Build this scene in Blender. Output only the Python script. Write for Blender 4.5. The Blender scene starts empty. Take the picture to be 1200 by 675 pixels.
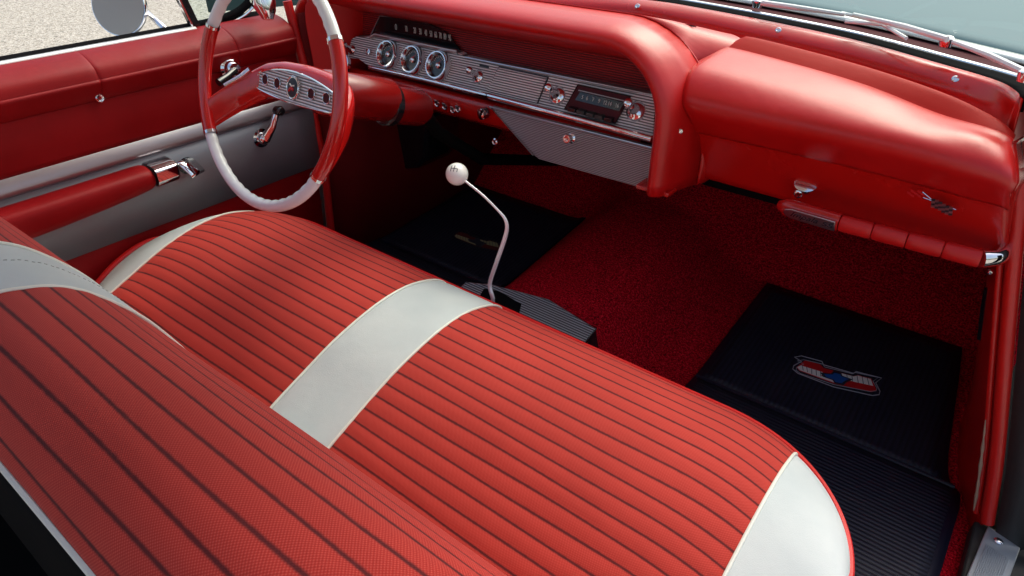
import bpy, math, random
from mathutils import Vector as V, Matrix
random.seed(3)
PI = math.pi
scn = bpy.context.scene
COL = scn.collection
CAMZ = 1.09
CAM = V((0, 0, CAMZ))
YAW, PITCH, FPX = math.radians(38), math.radians(32.8), 787.0
FW = V((-math.sin(YAW)*math.cos(PITCH), math.cos(YAW)*math.cos(PITCH), -math.sin(PITCH)))
RT = V((math.cos(YAW), math.sin(YAW), 0))
UP = RT.cross(FW)

def at(u, v, ax, val):
    """point of the plane x|y|z = val that the photo shows at (u, v)"""
    d = FW + RT*((u-600)/FPX) - UP*((v-337.5)/FPX)
    i = 'xyz'.index(ax)
    return CAM + d*((val-CAM[i])/d[i])

# ------------------------------------------------------------------ object helpers
def put(name, me, mat, parent=None):
    o = bpy.data.objects.new(name, me)
    COL.objects.link(o)
    if mat: me.materials.append(mat)
    if parent:
        o.parent = parent
        o.matrix_parent_inverse = Matrix.Translation(-parent.location) if parent.parent is None and parent.type == 'EMPTY' else Matrix.Identity(4)
    return o

def fixp(o, parent):
    return o

def thing(name, label, cat, loc=(0, 0, 0), group=None):
    o = bpy.data.objects.new(name, None); COL.objects.link(o)
    o.location = loc; o.empty_display_size = .05
    o['label'] = label; o['category'] = cat
    if group: o['group'] = group
    return o

class MB:
    def __init__(s): s.v = []; s.f = []; s.uv = None
    def add(s, vs, fs):
        b = len(s.v); s.v += [V(p) for p in vs]; s.f += [tuple(i+b for i in f) for f in fs]; return s
    def grid(s, rows, closed=False, loop=False):
        n = len(rows[0]); vs = [p for r in rows for p in r]; fs = []
        R = len(rows)
        for i in range(R if loop else R-1):
            for j in range(n if closed else n-1):
                a = i*n+j; b = i*n+(j+1) % n; c = ((i+1) % R)*n+(j+1) % n; d = ((i+1) % R)*n+j
                fs.append((a, b, c, d))
        return s.add(vs, fs)
    def tube(s, pts, r, n=10, cap=True, sx=1, sy=1, closed=False):
        pts = [V(p) for p in pts]
        N = len(pts)
        rs = r if isinstance(r, (list, tuple)) else [r]*N
        rows = []; prev = None
        for i, p in enumerate(pts):
            if closed: t = pts[(i+1) % N]-pts[i-1]
            else: t = pts[min(i+1, N-1)]-pts[max(i-1, 0)]
            t.normalize()
            if prev is None:
                a = t.cross(V((0, 0, 1)))
                if a.length < .1: a = t.cross(V((0, 1, 0)))
            else:
                a = prev-t*prev.dot(t)
            a.normalize(); prev = a; b = t.cross(a)
            rows.append([p+a*math.cos(2*PI*k/n)*rs[i]*sx+b*math.sin(2*PI*k/n)*rs[i]*sy for k in range(n)])
        base = len(s.v)
        s.grid(rows, closed=True, loop=closed)
        if cap and not closed:
            s.f.append(tuple(base+k for k in reversed(range(n))))
            s.f.append(tuple(base+(N-1)*n+k for k in range(n)))
        return s
    def lathe(s, c, axis, prof, n=24, ref=None, sx=1.0):
        """prof = [(distance along axis, radius)]"""
        c = V(c); axis = V(axis).normalized()
        a = V(ref) if ref else axis.cross(V((0, 0, 1)))
        if a.length < .1: a = axis.cross(V((0, 1, 0)))
        a = (a-axis*a.dot(axis)).normalized(); b = axis.cross(a)
        rows = [[c+axis*d+a*math.cos(2*PI*k/n)*r*sx+b*math.sin(2*PI*k/n)*r for k in range(n)] for d, r in prof]
        base = len(s.v); s.grid(rows, closed=True)
        if prof[0][1] > 1e-4: s.f.append(tuple(base+k for k in reversed(range(n))))
        if prof[-1][1] > 1e-4: s.f.append(tuple(base+(len(prof)-1)*n+k for k in range(n)))
        return s
    def prism(s, poly, ext):
        """poly: 3-D loop, ext: extrusion vector"""
        poly = [V(p) for p in poly]; ext = V(ext); n = len(poly)
        fs = [tuple(range(n)), tuple(reversed(range(n, 2*n)))]+[(i, i+n, (i+1) % n+n, (i+1) % n) for i in range(n)]
        return s.add(poly+[p+ext for p in poly], fs)
    def box(s, x0, x1, y0, y1, z0, z1):
        return s.prism([(x0, y0, z0), (x1, y0, z0), (x1, y1, z0), (x0, y1, z0)], (0, 0, z1-z0))
    def build(s, name, mat, parent=None, smooth=True, bevel=0, solid=0, sub=0, ang=40, off=-1, bseg=2):
        me = bpy.data.meshes.new(name)
        me.from_pydata([tuple(p) for p in s.v], [], s.f); me.update()
        import bmesh
        bm = bmesh.new(); bm.from_mesh(me); bmesh.ops.remove_doubles(bm, verts=bm.verts, dist=1e-6)
        bmesh.ops.recalc_face_normals(bm, faces=bm.faces) if not s.uv else None
        bm.to_mesh(me); bm.free()
        o = put(name, me, mat, parent)
        if smooth:
            for p in me.polygons: p.use_smooth = True
        if solid:
            m = o.modifiers.new('s', 'SOLIDIFY'); m.thickness = solid; m.offset = off
        if bevel:
            m = o.modifiers.new('b', 'BEVEL'); m.width = bevel; m.segments = bseg; m.limit_method = 'ANGLE'; m.angle_limit = math.radians(35)
        if sub:
            m = o.modifiers.new('u', 'SUBSURF'); m.levels = sub; m.render_levels = sub
        if smooth and not sub:
            try:
                me.set_sharp_from_angle(angle=math.radians(ang))
            except Exception: pass
        return o

def gridobj(name, rows, mat, parent, uvs=None, **k):
    """rows of points -> one surface, with an optional (u, v) per point"""
    m = MB().grid(rows); 
    me = bpy.data.meshes.new(name)
    me.from_pydata([tuple(p) for p in m.v], [], m.f); me.update()
    if uvs:
        flat = [q for r in uvs for q in r]
        l = me.uv_layers.new(name='UVMap')
        for lp in me.loops: l.data[lp.index].uv = flat[lp.vertex_index]
    for p in me.polygons: p.use_smooth = True
    o = put(name, me, mat, parent)
    if k.get('solid'):
        s = o.modifiers.new('s', 'SOLIDIFY'); s.thickness = k['solid']; s.offset = k.get('off', -1)
    return o

def spl(pts, n):
    """Catmull-Rom through tuples, n steps per span"""
    P = [V(p) if len(p) > 2 else V((p[0], p[1], 0)) for p in pts]
    P = [P[0]*2-P[1]]+P+[P[-1]*2-P[-2]]
    out = []
    for i in range(1, len(P)-2):
        for k in range(n):
            t = k/n
            out.append(.5*((2*P[i])+(P[i+1]-P[i-1])*t+(2*P[i-1]-5*P[i]+4*P[i+1]-P[i+2])*t*t+(3*P[i]-P[i-1]-3*P[i+1]+P[i+2])*t**3))
    out.append(P[-2]); return out

def resample(P, step):
    L = [0]
    for a, b in zip(P, P[1:]): L.append(L[-1]+(b-a).length)
    n = max(2, int(round(L[-1]/step))); out = []; j = 0
    for k in range(n+1):
        d = L[-1]*k/n
        while j < len(L)-2 and L[j+1] < d: j += 1
        t = (d-L[j])/max(1e-9, L[j+1]-L[j]); out.append(P[j].lerp(P[j+1], t))
    return out, L[-1]

def lin(tab, x):
    if x <= tab[0][0]: return tab[0][1]
    for (a, b), (c, d) in zip(tab, tab[1:]):
        if x <= c: return b+(d-b)*(x-a)/(c-a)
    return tab[-1][1]

def text(name, s, mat, parent, o, ex, ey, size, depth=.0004, shear=0, align='CENTER', sx=1.0):
    """flat lettering: origin o, reading direction ex, up direction ey"""
    cu = bpy.data.curves.new(name, 'FONT'); cu.body = s; cu.size = size; cu.extrude = depth
    cu.align_x = align; cu.align_y = 'CENTER'; cu.shear = shear
    t = bpy.data.objects.new(name+'_tmp', cu); COL.objects.link(t)
    dg = bpy.context.evaluated_depsgraph_get()
    me = bpy.data.meshes.new_from_object(t.evaluated_get(dg))
    bpy.data.objects.remove(t)
    ex = V(ex).normalized(); ey = V(ey); ey = (ey-ex*ey.dot(ex)).normalized(); ez = ex.cross(ey)
    for v in me.vertices:
        c = v.co.copy(); v.co = V(o)+ex*c.x*sx+ey*c.y+ez*c.z
    me.materials.clear()
    return put(name, me, mat, parent)

# ------------------------------------------------------------------ materials
def mat(name, col, rough=.5, metal=0., spec=.5, coat=0., sheen=0., build=None):
    m = bpy.data.materials.new(name); m.use_nodes = True
    nt = m.node_tree; b = nt.nodes['Principled BSDF']
    b.inputs['Base Color'].default_value = (*col, 1); b.inputs['Roughness'].default_value = rough
    b.inputs['Metallic'].default_value = metal; b.inputs['Specular IOR Level'].default_value = spec
    b.inputs['Coat Weight'].default_value = coat; b.inputs['Coat Roughness'].default_value = .12
    b.inputs['Sheen Weight'].default_value = sheen
    if build: build(nt, b)
    return m

def N(nt, t, **k):
    n = nt.nodes.new(t)
    for a, v in k.items():
        if a.startswith('i_'):
            key = a[2:].replace('_', ' ')
            n.inputs[int(key) if key.isdigit() else key].default_value = v
        else: setattr(n, a, v)
    return n

def coords(nt, scale=(1, 1, 1), kind='Object'):
    t = N(nt, 'ShaderNodeTexCoord'); m = N(nt, 'ShaderNodeMapping'); m.inputs['Scale'].default_value = scale
    nt.links.new(t.outputs[kind], m.inputs[0]); return m.outputs[0]

def ramp(nt, fac, stops):
    r = N(nt, 'ShaderNodeValToRGB'); e = r.color_ramp.elements
    while len(e) < len(stops): e.new(.5)
    for i, (p, c) in enumerate(stops): e[i].position = p; e[i].color = (*c, 1) if len(c) == 3 else c
    nt.links.new(fac, r.inputs[0]); return r.outputs[0]

def bump(nt, b, h, strength=.3, dist=.001, prev=None):
    n = N(nt, 'ShaderNodeBump'); n.inputs['Strength'].default_value = strength; n.inputs['Distance'].default_value = dist
    nt.links.new(h, n.inputs['Height'])
    if prev: nt.links.new(prev, n.inputs['Normal'])
    nt.links.new(n.outputs[0], b.inputs['Normal']); return n.outputs[0]

def grain(scale=900, strength=.25, dist=.0006, rvar=None, mott=None):
    """leather-like grain, uneven gloss and faint soiling"""
    def f(nt, b):
        c = coords(nt)
        v = N(nt, 'ShaderNodeTexVoronoi', i_Scale=scale); nt.links.new(c, v.inputs['Vector'])
        w = N(nt, 'ShaderNodeTexNoise', i_Scale=14., i_Detail=3.); nt.links.new(c, w.inputs['Vector'])
        p = bump(nt, b, w.outputs['Fac'], .35, .004)
        bump(nt, b, v.outputs['Distance'], strength, dist, p)
        n = N(nt, 'ShaderNodeTexNoise', i_Scale=9., i_Detail=6.); nt.links.new(c, n.inputs['Vector'])
        if rvar:
            nt.links.new(ramp(nt, n.outputs['Fac'], [(.3, (rvar[0],)*3), (.7, (rvar[1],)*3)]), b.inputs['Roughness'])
        if mott:
            nt.links.new(ramp(nt, n.outputs['Fac'], [(.3, mott[0]), (.7, mott[1])]), b.inputs['Base Color'])
    return f

RED = (.54, .0050, .0045)
M = {}
M['red_vinyl'] = mat('red_vinyl', RED, .4, spec=.5, build=grain(1100, .22, .0005, (.34, .48), ((.50, .0045, .004), (.57, .006, .006))))
M['red_pad'] = mat('red_pad', RED, .36, spec=.45, coat=.25, build=grain(1300, .18, .0005, (.33, .42), ((.50, .0045, .004), (.57, .006, .006))))
M['red_paint'] = mat('red_paint', (.50, .006, .004), .22, spec=.5, coat=.35, build=grain(300, .03, .0003, (.2, .3)))
M['red_plastic'] = mat('red_plastic', (.50, .008, .007), .18, spec=.5, coat=.5)
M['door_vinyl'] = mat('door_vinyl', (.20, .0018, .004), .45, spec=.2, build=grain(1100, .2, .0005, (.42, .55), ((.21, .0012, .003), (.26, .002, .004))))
M['red_pad'].node_tree.nodes['Principled BSDF'].inputs['Coat Roughness'].default_value = .30
M['windlace_lit_red'] = mat('windlace_lit_red', (.62, .012, .008), .35, spec=.5, coat=.2, build=grain(700, .2, .0005))  # red brightened to paint in the light on the door edge
M['panel_red'] = mat('panel_red', (.38, .006, .003), .55, spec=.12, build=grain(900, .15, .0004))
M['white_vinyl'] = mat('white_vinyl', (.44, .50, .52), .55, spec=.25, build=grain(900, .3, .0006, (.5, .65), ((.46, .50, .51), (.54, .57, .57))))
M['white_plastic'] = mat('white_plastic', (.80, .83, .84), .25, coat=.3)
M['ivory'] = mat('ivory', (.90, .88, .82), .2, coat=.5)
M['cream_piping'] = mat('cream_piping', (.72, .70, .62), .45)
M['sill_metal'] = mat('sill_metal', (.55, .60, .64), .3, .6)
M['chrome'] = mat('chrome', (.80, .80, .82), .07, 1.)
M['satin'] = mat('satin', (.55, .56, .58), .3, 1.)
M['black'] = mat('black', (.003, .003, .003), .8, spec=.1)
M['gloss_black'] = mat('gloss_black', (.01, .01, .012), .15, coat=.3)
M['rubber'] = mat('rubber', (.006, .006, .007), .9, spec=.03, build=grain(200, .2, .001))
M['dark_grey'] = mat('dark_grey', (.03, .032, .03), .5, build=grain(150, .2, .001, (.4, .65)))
M['maroon'] = mat('maroon', (.08, .02, .025), .8, spec=.1)
M['car_white'] = mat('car_white', (.74, .75, .74), .2, coat=.6)
M['car_body'] = mat('car_body', (.07, .14, .17), .6, spec=.25)
M['lettering'] = mat('lettering', (.55, .6, .55), .5)
M['thread'] = mat('thread', (.30, .30, .29), .8)
M['bright_rod'] = mat('bright_rod', (.88, .88, .90), .2, .25)
M['column_shade_red'] = mat('column_shade_red', (.20, .003, .003), .25, coat=.2)  # red darkened to paint in the shading on the column
M['ink'] = mat('ink', (.02, .02, .03), .5)
M['emblem_white'] = mat('emblem_white', (.85, .84, .76), .5)
M['emblem_red'] = mat('emblem_red', (.55, .008, .012), .5)
M['emblem_blue'] = mat('emblem_blue', (.01, .09, .36), .5)
M['emblem_grey'] = mat('emblem_grey', (.38, .38, .42), .5)
M['faded_red'] = mat('faded_red', (.10, .01, .008), .7)  # driver crest colours: yellowed, and darkened with painted footwell shade
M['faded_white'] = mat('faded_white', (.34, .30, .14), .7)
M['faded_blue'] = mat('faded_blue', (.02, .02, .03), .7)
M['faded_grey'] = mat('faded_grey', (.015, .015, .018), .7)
M['kick_shade_red'] = mat('kick_shade_red', (.13, .002, .003), .7, spec=.2, build=grain(400, .3, .001))  # driver kick panel: footwell shade is put into this darker red
M['wiper_white'] = mat('wiper_white', (.80, .82, .82), .5)
M['foam'] = mat('foam', (.35, .24, .16), .9)

def brushed(nt, b):
    c = coords(nt, (60, 6, 900)); n = N(nt, 'ShaderNodeTexNoise', i_Scale=3., i_Detail=4.); nt.links.new(c, n.inputs['Vector'])
    nt.links.new(ramp(nt, n.outputs['Fac'], [(.3, (.30,)*3), (.7, (.44,)*3)]), b.inputs['Roughness'])
    bump(nt, b, n.outputs['Fac'], .08, .0004)
M['door_metal'] = mat('door_metal', (.24, .24, .265), .4, .35, build=brushed)
M['door_bevel'] = mat('door_bevel', (.34, .30, .32), .40, .6, build=brushed)

def ribs(period, axis, lo, hi, metal, rough, strength=.8, dist=.002, dust=False):
    def f(nt, b):
        t = N(nt, 'ShaderNodeTexCoord'); s = N(nt, 'ShaderNodeSeparateXYZ'); nt.links.new(t.outputs['Object'], s.inputs[0])
        m = N(nt, 'ShaderNodeMath', operation='MULTIPLY'); m.inputs[1].default_value = 2*PI/period
        nt.links.new(s.outputs['XYZ'.index(axis)], m.inputs[0])
        w = N(nt, 'ShaderNodeMath', operation='SINE'); nt.links.new(m.outputs[0], w.inputs[0])
        a = N(nt, 'ShaderNodeMath', operation='MULTIPLY_ADD'); a.inputs[1].default_value = .5; a.inputs[2].default_value = .5
        nt.links.new(w.outputs[0], a.inputs[0])
        nt.links.new(ramp(nt, a.outputs[0], [(.25, lo), (.6, hi)]), b.inputs['Base Color'])
        bump(nt, b, a.outputs[0], strength, dist)
        if dust:
            dn = N(nt, 'ShaderNodeTexNoise', i_Scale=7., i_Detail=8., i_Roughness=.7); nt.links.new(t.outputs['Object'], dn.inputs['Vector'])
            sp = N(nt, 'ShaderNodeTexNoise', i_Scale=160., i_Detail=2.); nt.links.new(t.outputs['Object'], sp.inputs['Vector'])
            c1 = ramp(nt, dn.outputs['Fac'], [(.45, (0, 0, 0)), (.75, (.35,)*3)]); c2 = ramp(nt, sp.outputs['Fac'], [(.70, (0, 0, 0)), (.76, (.7,)*3)])
            ad = N(nt, 'ShaderNodeMath', operation='ADD'); nt.links.new(c1, ad.inputs[0]); nt.links.new(c2, ad.inputs[1])
            mx = N(nt, 'ShaderNodeMix', data_type='RGBA'); mx.inputs[7].default_value = (.035, .034, .036, 1)
            old = b.inputs['Base Color'].links[0].from_socket
            nt.links.new(ad.outputs[0], mx.inputs[0]); nt.links.new(old, mx.inputs[6]); nt.links.new(mx.outputs[2], b.inputs['Base Color'])
    return mat('ribs_'+str(len(M)), hi, rough, metal, build=f)
M['silver_ribs'] = ribs(.0052, 'Z', (.16, .16, .16), (.85, .85, .85), .15, .34)
M['dark_ribs'] = ribs(.0042, 'Z', (.14, .12, .12), (.56, .51, .52), .5, .34)
M['red_ribs'] = ribs(.0052, 'Z', (.10, .004, .006), (.36, .014, .016), 0, .35)
M['plate_ribs'] = ribs(.0082, 'Y', (.02, .02, .025), (.42, .44, .48), .3, .4)
M['mat_ribs_x'] = ribs(.0105, 'Y', (.004, .004, .010), (.010, .010, .026), 0, .6, .6, .002, True)
M['mat_ribs_y'] = ribs(.0125, 'X', (.004, .004, .010), (.010, .010, .026), 0, .6, .6, .0015, True)
M['mat_plain'] = mat('mat_plain', (.009, .009, .022), .4)

def cloth(nt, b):
    t = N(nt, 'ShaderNodeTexCoord'); s = N(nt, 'ShaderNodeSeparateXYZ'); nt.links.new(t.outputs['UV'], s.inputs[0])
    # v is counted in pleats; the dark thread lies in the seam
    fr = N(nt, 'ShaderNodeMath', operation='PINGPONG'); fr.inputs[1].default_value = .5; nt.links.new(s.outputs[1], fr.inputs[0])
    wob = N(nt, 'ShaderNodeTexNoise', i_Scale=160.); nt.links.new(t.outputs['Object'], wob.inputs['Vector'])
    ad = N(nt, 'ShaderNodeMath', operation='MULTIPLY_ADD'); ad.inputs[1].default_value = .05; nt.links.new(wob.outputs['Fac'], ad.inputs[0]); nt.links.new(fr.outputs[0], ad.inputs[2])
    line = ramp(nt, ad.outputs[0], [(.055, (0, 0, 0)), (.135, (1, 1, 1))])
    # weave
    mp = N(nt, 'ShaderNodeMapping'); mp.inputs['Scale'].default_value = (1, 1, 1); nt.links.new(t.outputs['UV'], mp.inputs[0])
    su = N(nt, 'ShaderNodeMath', operation='MULTIPLY'); su.inputs[1].default_value = 2*PI/.0028; nt.links.new(s.outputs[0], su.inputs[0])
    sv = N(nt, 'ShaderNodeMath', operation='MULTIPLY'); sv.inputs[1].default_value = 2*PI*9; nt.links.new(s.outputs[1], sv.inputs[0])
    a = N(nt, 'ShaderNodeMath', operation='SINE'); nt.links.new(su.outputs[0], a.inputs[0])
    c = N(nt, 'ShaderNodeMath', operation='SINE'); nt.links.new(sv.outputs[0], c.inputs[0])
    p = N(nt, 'ShaderNodeMath', operation='MULTIPLY'); nt.links.new(a.outputs[0], p.inputs[0]); nt.links.new(c.outputs[0], p.inputs[1])
    h = N(nt, 'ShaderNodeMath', operation='MULTIPLY_ADD'); h.inputs[1].default_value = .5; h.inputs[2].default_value = .5; nt.links.new(p.outputs[0], h.inputs[0])
    n2 = N(nt, 'ShaderNodeTexNoise', i_Scale=5., i_Detail=5.); nt.links.new(t.outputs['Object'], n2.inputs['Vector'])
    base = ramp(nt, h.outputs[0], [(.1, (.38, .024, .018)), (.6, (.46, .040, .029)), (.95, (.54, .080, .060))])
    soil = ramp(nt, n2.outputs['Fac'], [(.3, (.86, .84, .84)), (.7, (1, 1, 1))])
    mx = N(nt, 'ShaderNodeMix', data_type='RGBA', blend_type='MULTIPLY'); mx.inputs[0].default_value = 1
    nt.links.new(base, mx.inputs[6]); nt.links.new(soil, mx.inputs[7])
    m2 = N(nt, 'ShaderNodeMix', data_type='RGBA'); m2.inputs[6].default_value = (.095, .012, .013, 1)
    nt.links.new(line, m2.inputs[0]); nt.links.new(mx.outputs[2], m2.inputs[7])
    nt.links.new(m2.outputs[2], b.inputs['Base Color'])
    bump(nt, b, h.outputs[0], .25, .0007)
M['cloth'] = mat('cloth', (.55, .05, .05), .8, spec=.15, sheen=.04, build=cloth)

def carpet(nt, b):
    c = coords(nt); n = N(nt, 'ShaderNodeTexNoise', i_Scale=230., i_Detail=4., i_Roughness=.7); nt.links.new(c, n.inputs['Vector'])
    v = N(nt, 'ShaderNodeTexVoronoi', i_Scale=260.); nt.links.new(c, v.inputs['Vector'])
    nt.links.new(ramp(nt, n.outputs['Fac'], [(.38, (.10, .0, .005)), (.52, (.72, .003, .018)), (.66, (1.0, .035, .06))]), b.inputs['Base Color'])
    p = bump(nt, b, n.outputs['Fac'], 1., .006); bump(nt, b, v.outputs['Distance'], .6, .004, p)
M['carpet'] = mat('carpet', (.3, .0, .02), .95, spec=.05, build=carpet)

def gravel(nt, b):
    c = coords(nt); v = N(nt, 'ShaderNodeTexVoronoi', i_Scale=75.); nt.links.new(c, v.inputs['Vector'])
    n = N(nt, 'ShaderNodeTexNoise', i_Scale=30., i_Detail=8., i_Roughness=.75); nt.links.new(c, n.inputs['Vector'])
    a = ramp(nt, v.outputs['Color'], [(.12, (.14, .135, .12)), (.3, (.36, .35, .30)), (.8, (.54, .52, .46))])
    d = ramp(nt, n.outputs['Fac'], [(.38, (.62, .6, .55)), (.6, (1, 1, 1))])
    mx = N(nt, 'ShaderNodeMix', data_type='RGBA', blend_type='MULTIPLY'); mx.inputs[0].default_value = 1
    nt.links.new(a, mx.inputs[6]); nt.links.new(d, mx.inputs[7]); nt.links.new(mx.outputs[2], b.inputs['Base Color'])
    bump(nt, b, v.outputs['Distance'], .6, .006)
M['gravel'] = mat('gravel', (.5, .48, .43), .9, build=gravel)

def glassmat(name, tint, gl=.06):
    m = bpy.data.materials.new(name); m.use_nodes = True; nt = m.node_tree; nt.nodes.clear()
    o = N(nt, 'ShaderNodeOutputMaterial'); t = N(nt, 'ShaderNodeBsdfTransparent'); t.inputs[0].default_value = (*tint, 1)
    g = N(nt, 'ShaderNodeBsdfGlossy'); g.inputs['Roughness'].default_value = .02
    f = N(nt, 'ShaderNodeLayerWeight'); f.inputs['Blend'].default_value = .25
    mx = N(nt, 'ShaderNodeMixShader'); mm = N(nt, 'ShaderNodeMath', operation='MULTIPLY_ADD'); mm.inputs[1].default_value = .07; mm.inputs[2].default_value = gl
    nt.links.new(f.outputs['Fresnel'], mm.inputs[0]); nt.links.new(mm.outputs[0], mx.inputs[0])
    nt.links.new(t.outputs[0], mx.inputs[1]); nt.links.new(g.outputs[0], mx.inputs[2]); nt.links.new(mx.outputs[0], o.inputs[0]); return m
M['glass'] = glassmat('clear_glass', (.93, .97, .95), .0)
M['tinted_glass'] = glassmat('tinted_glass', (.82, .92, .88), .01)

# ------------------------------------------------------------------ surroundings and light
CX = -.785                                                     # centre line of the car
g = MB().add([(-60, -60, -.34), (60, -60, -.34), (60, 60, -.34), (-60, 60, -.34)], [(0, 1, 2, 3)]).build('ground', M['gravel'], smooth=False)
g['kind'] = 'structure'

# ------------------------------------------------------------------ car body: floor, cowl, hood
body = thing('car_body', 'open car body with red carpet, red cowl and grey blue hood, around the dashboard', 'car body', (CX, .6, 0))

def floor_z(x, y):
    z = 0
    if y > 1.32: z += (y-1.32)*.12
    if y > 1.74: z += (y-1.74)*.85
    tun = .165*math.exp(-((x-CX)/.21)**4)
    return z+tun
xs = [-1.63+1.81*i/60 for i in range(61)]
ys = [.30+.04*i for i in range(46)]
rows = [[V((x, y, floor_z(x, y))) for x in xs] for y in ys]
gridobj('carpet', rows, M['carpet'], body, solid=.02)
MB().box(-1.66, .10, 2.115, 2.15, -.05, .76).build('firewall', M['black'], body, bevel=.004)  # painted black in place of the shade under the dash
MB().box(-1.56, .0, 1.34, 2.10, .478, .492).build('under_dash_blocker', M['black'], body)  # added black sheet that keeps light out under the dash
MB().box(-1.62, .19, -1.0, .32, -.03, .004).build('rear_floor', M['black'], body)
MB().box(-1.80, -1.665, 1.115, 3.4, -.15, .64).build('front_fender', M['car_white'], body, bevel=.02)
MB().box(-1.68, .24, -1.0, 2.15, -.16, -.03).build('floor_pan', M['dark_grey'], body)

def at_floor(u, v, dz=0):
    z = 0
    for _ in range(12):
        p = at(u, v, 'z', z+dz); z = .5*z+.5*floor_z(p.x, p.y)
    return at(u, v, 'z', z+dz)

# right hinge pillar trim with windlace
wl = spl([tuple(at(1196, 196, 'y', 1.27)), tuple(at(1194, 240, 'y', 1.265)), tuple(at(1189, 300, 'y', 1.255)), tuple(at(1182, 380, 'y', 1.24)), tuple(at(1176, 450, 'y', 1.22)), tuple(at(1168, 540, 'y', 1.20)), tuple(at(1157, 612, 'y', 1.18))], 6)
MB().tube(wl, .0115, 12).build('windlace', M['windlace_lit_red'], body)
wl2 = [p+V((-.020, .012+.0*i, 0)) for i, p in enumerate(wl)]
MB().tube(wl2, [.0055]*len(wl2), 10).build('trim_bead', M['windlace_lit_red'], body)
rows = []
for i, p in enumerate(wl):
    a = p+V((-.006, .004, 0)); t = i/(len(wl)-1)
    inner = V((lin([(0, -.05), (.5, -.055), (1, -.075)], t), .30, 0))
    rows.append([a.lerp(a+inner, k/8)+V((-.012*math.sin(PI*k/8), 0, 0)) for k in range(9)]+[a+inner+V((0, .55, 0))])
last = [V((p.x, p.y, -.02)) for p in rows[-1]]
rows.append(last)
gridobj('kick_panel', rows, M['red_vinyl'], body, solid=.004)
tear = [at(1155, 492, 'y', 1.206), at(1152, 520, 'y', 1.200), at(1149, 545, 'y', 1.194), at(1145, 575, 'y', 1.188), at(1141, 598, 'y', 1.183)]
MB().tube(spl([tuple(p) for p in tear], 4), [.0008, .0012, .002, .0012, .0022, .003, .0018, .0022, .0034, .0024, .0018, .0028, .0022, .003, .0024, .0018, .001], 6).build('torn_edge', M['foam'], body)
# pillar outside the windlace
pil = [p+V((.017, .0, 0)) for p in wl[::3]]
rows = [[p, p+V((.035, -.012, 0)), p+V((.060, .02, 0)), p+V((.07, .2, 0))] for p in pil]
rows = [[p+V((0, 0, .10)) for p in rows[0]]]+rows+[[p+V((.012, -.01, -.10)) for p in rows[-1]]]
gridobj('hinge_pillar', rows, M['dark_grey'], body, solid=.006)
MB().tube([p+V((.082, -.03, 0)) for p in wl[8:]]+[wl[-1]+V((.092, -.05, -.06))], .011, 10).build('door_seal', M['rubber'], body)
# sill plate
q = [at(1158, 616, 'z', .045), at(1196, 642, 'z', .045), at(1190, 700, 'z', .045), at(1120, 705, 'z', .045)]
dirv = (q[3]-q[0]).normalized(); w = (q[1]-q[0])
sill = MB().prism([q[0], q[0]+w*.5, q[0]+w, q[0]+w+dirv*.5, q[0]+dirv*.5], (0, 0, -.004)).build('sill_plate', M['sill_metal'], body, bevel=.0015)
b_ = MB()
for k in range(13):
    s0 = q[0]+w*(.16+.055*k)+dirv*.045
    b_.tube([s0+V((0, 0, .001)), s0+dirv*.45+V((0, 0, .001))], .0012, 6)
b_.build('tread_ribs', M['sill_metal'], sill)
sc = at(1170, 634, 'z', .047)
MB().lathe(sc, (0, 0, 1), [(0, .0075), (.001, .0075), (.003, .005), (.0035, 0)], 16).build('screw', M['chrome'], sill)
MB().box(q[0].x-.02, q[0].x+.30, .3, 1.19, -.05, .036).build('rocker', M['dark_grey'], body, bevel=.004)
# vent pull on the right kick panel
vp = [at(1158, 338, 'y', 1.42), at(1155, 362, 'y', 1.42), at(1149, 398, 'y', 1.42)]
MB().tube(vp, [.007, .009, .006], 10, sx=.7).build('vent_lever', M['gloss_black'], body)

# ---- cowl rim, gasket, glass base (rows are long curves from left to right)
def curve(lst, n=8):
    return spl([tuple(p) for p in lst], n)
def mirror_left(L, ext=0):
    """the cowl is the same on the driver's side"""
    R = [p for p in L if p.x > CX+.02]
    m = [V((2*CX-p.x, p.y, p.z)) for p in reversed(R)]
    return m+R
YC = [(700, 1.50), (800, 1.50), (900, 1.49), (1000, 1.465), (1100, 1.42), (1167, 1.35), (1190, 1.29), (1200, 1.24)]
def row(px, dy=0):
    return curve([at(u, v, 'y', lin(YC, u)+dy) for u, v in px], 6)
R_out = row([(760, 2), (800, 8), (900, 27), (1000, 49), (1100, 77), (1170, 98), (1199, 116)], .035)
R_mid = row([(760, 8), (800, 16), (900, 37), (1000, 60), (1100, 90), (1165, 117), (1193, 140)], .012)
R_low = row([(757, 15), (800, 26), (900, 48), (1000, 73), (1100, 107), (1160, 133), (1188, 158)], 0)
R_in = [p+V((-.004, -.003, -.022)) for p in R_low]
def both(L, n=44):
    R = [p for p in L if p.x > CX+.01]
    R = [V((CX, R[0].y, R[0].z))]+R
    d = [0]
    for a, b in zip(R, R[1:]): d.append(d[-1]+(b-a).length)
    out = []; j = 0
    for k in range(n+1):
        s_ = d[-1]*k/n
        while j < len(d)-2 and d[j+1] < s_: j += 1
        out.append(R[j].lerp(R[j+1], (s_-d[j])/max(1e-9, d[j+1]-d[j])))
    return [V((2*CX-p.x, p.y, p.z)) for p in reversed(out[1:])]+out
def bothrow(rowsL):
    return [both(L) for L in rowsL]
rimrows = bothrow([[p+V((0, .012, -.01)) for p in R_out], R_out, [ (a+b)/2+V((0, 0, .003)) for a, b in zip(R_out, R_mid)], R_mid, [(a+b)/2+V((0, -.004, .001)) for a, b in zip(R_mid, R_low)], R_low, R_in])
gridobj('cowl_rim', rimrows, M['red_paint'], body, solid=.004)
ends = both(R_out)
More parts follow.
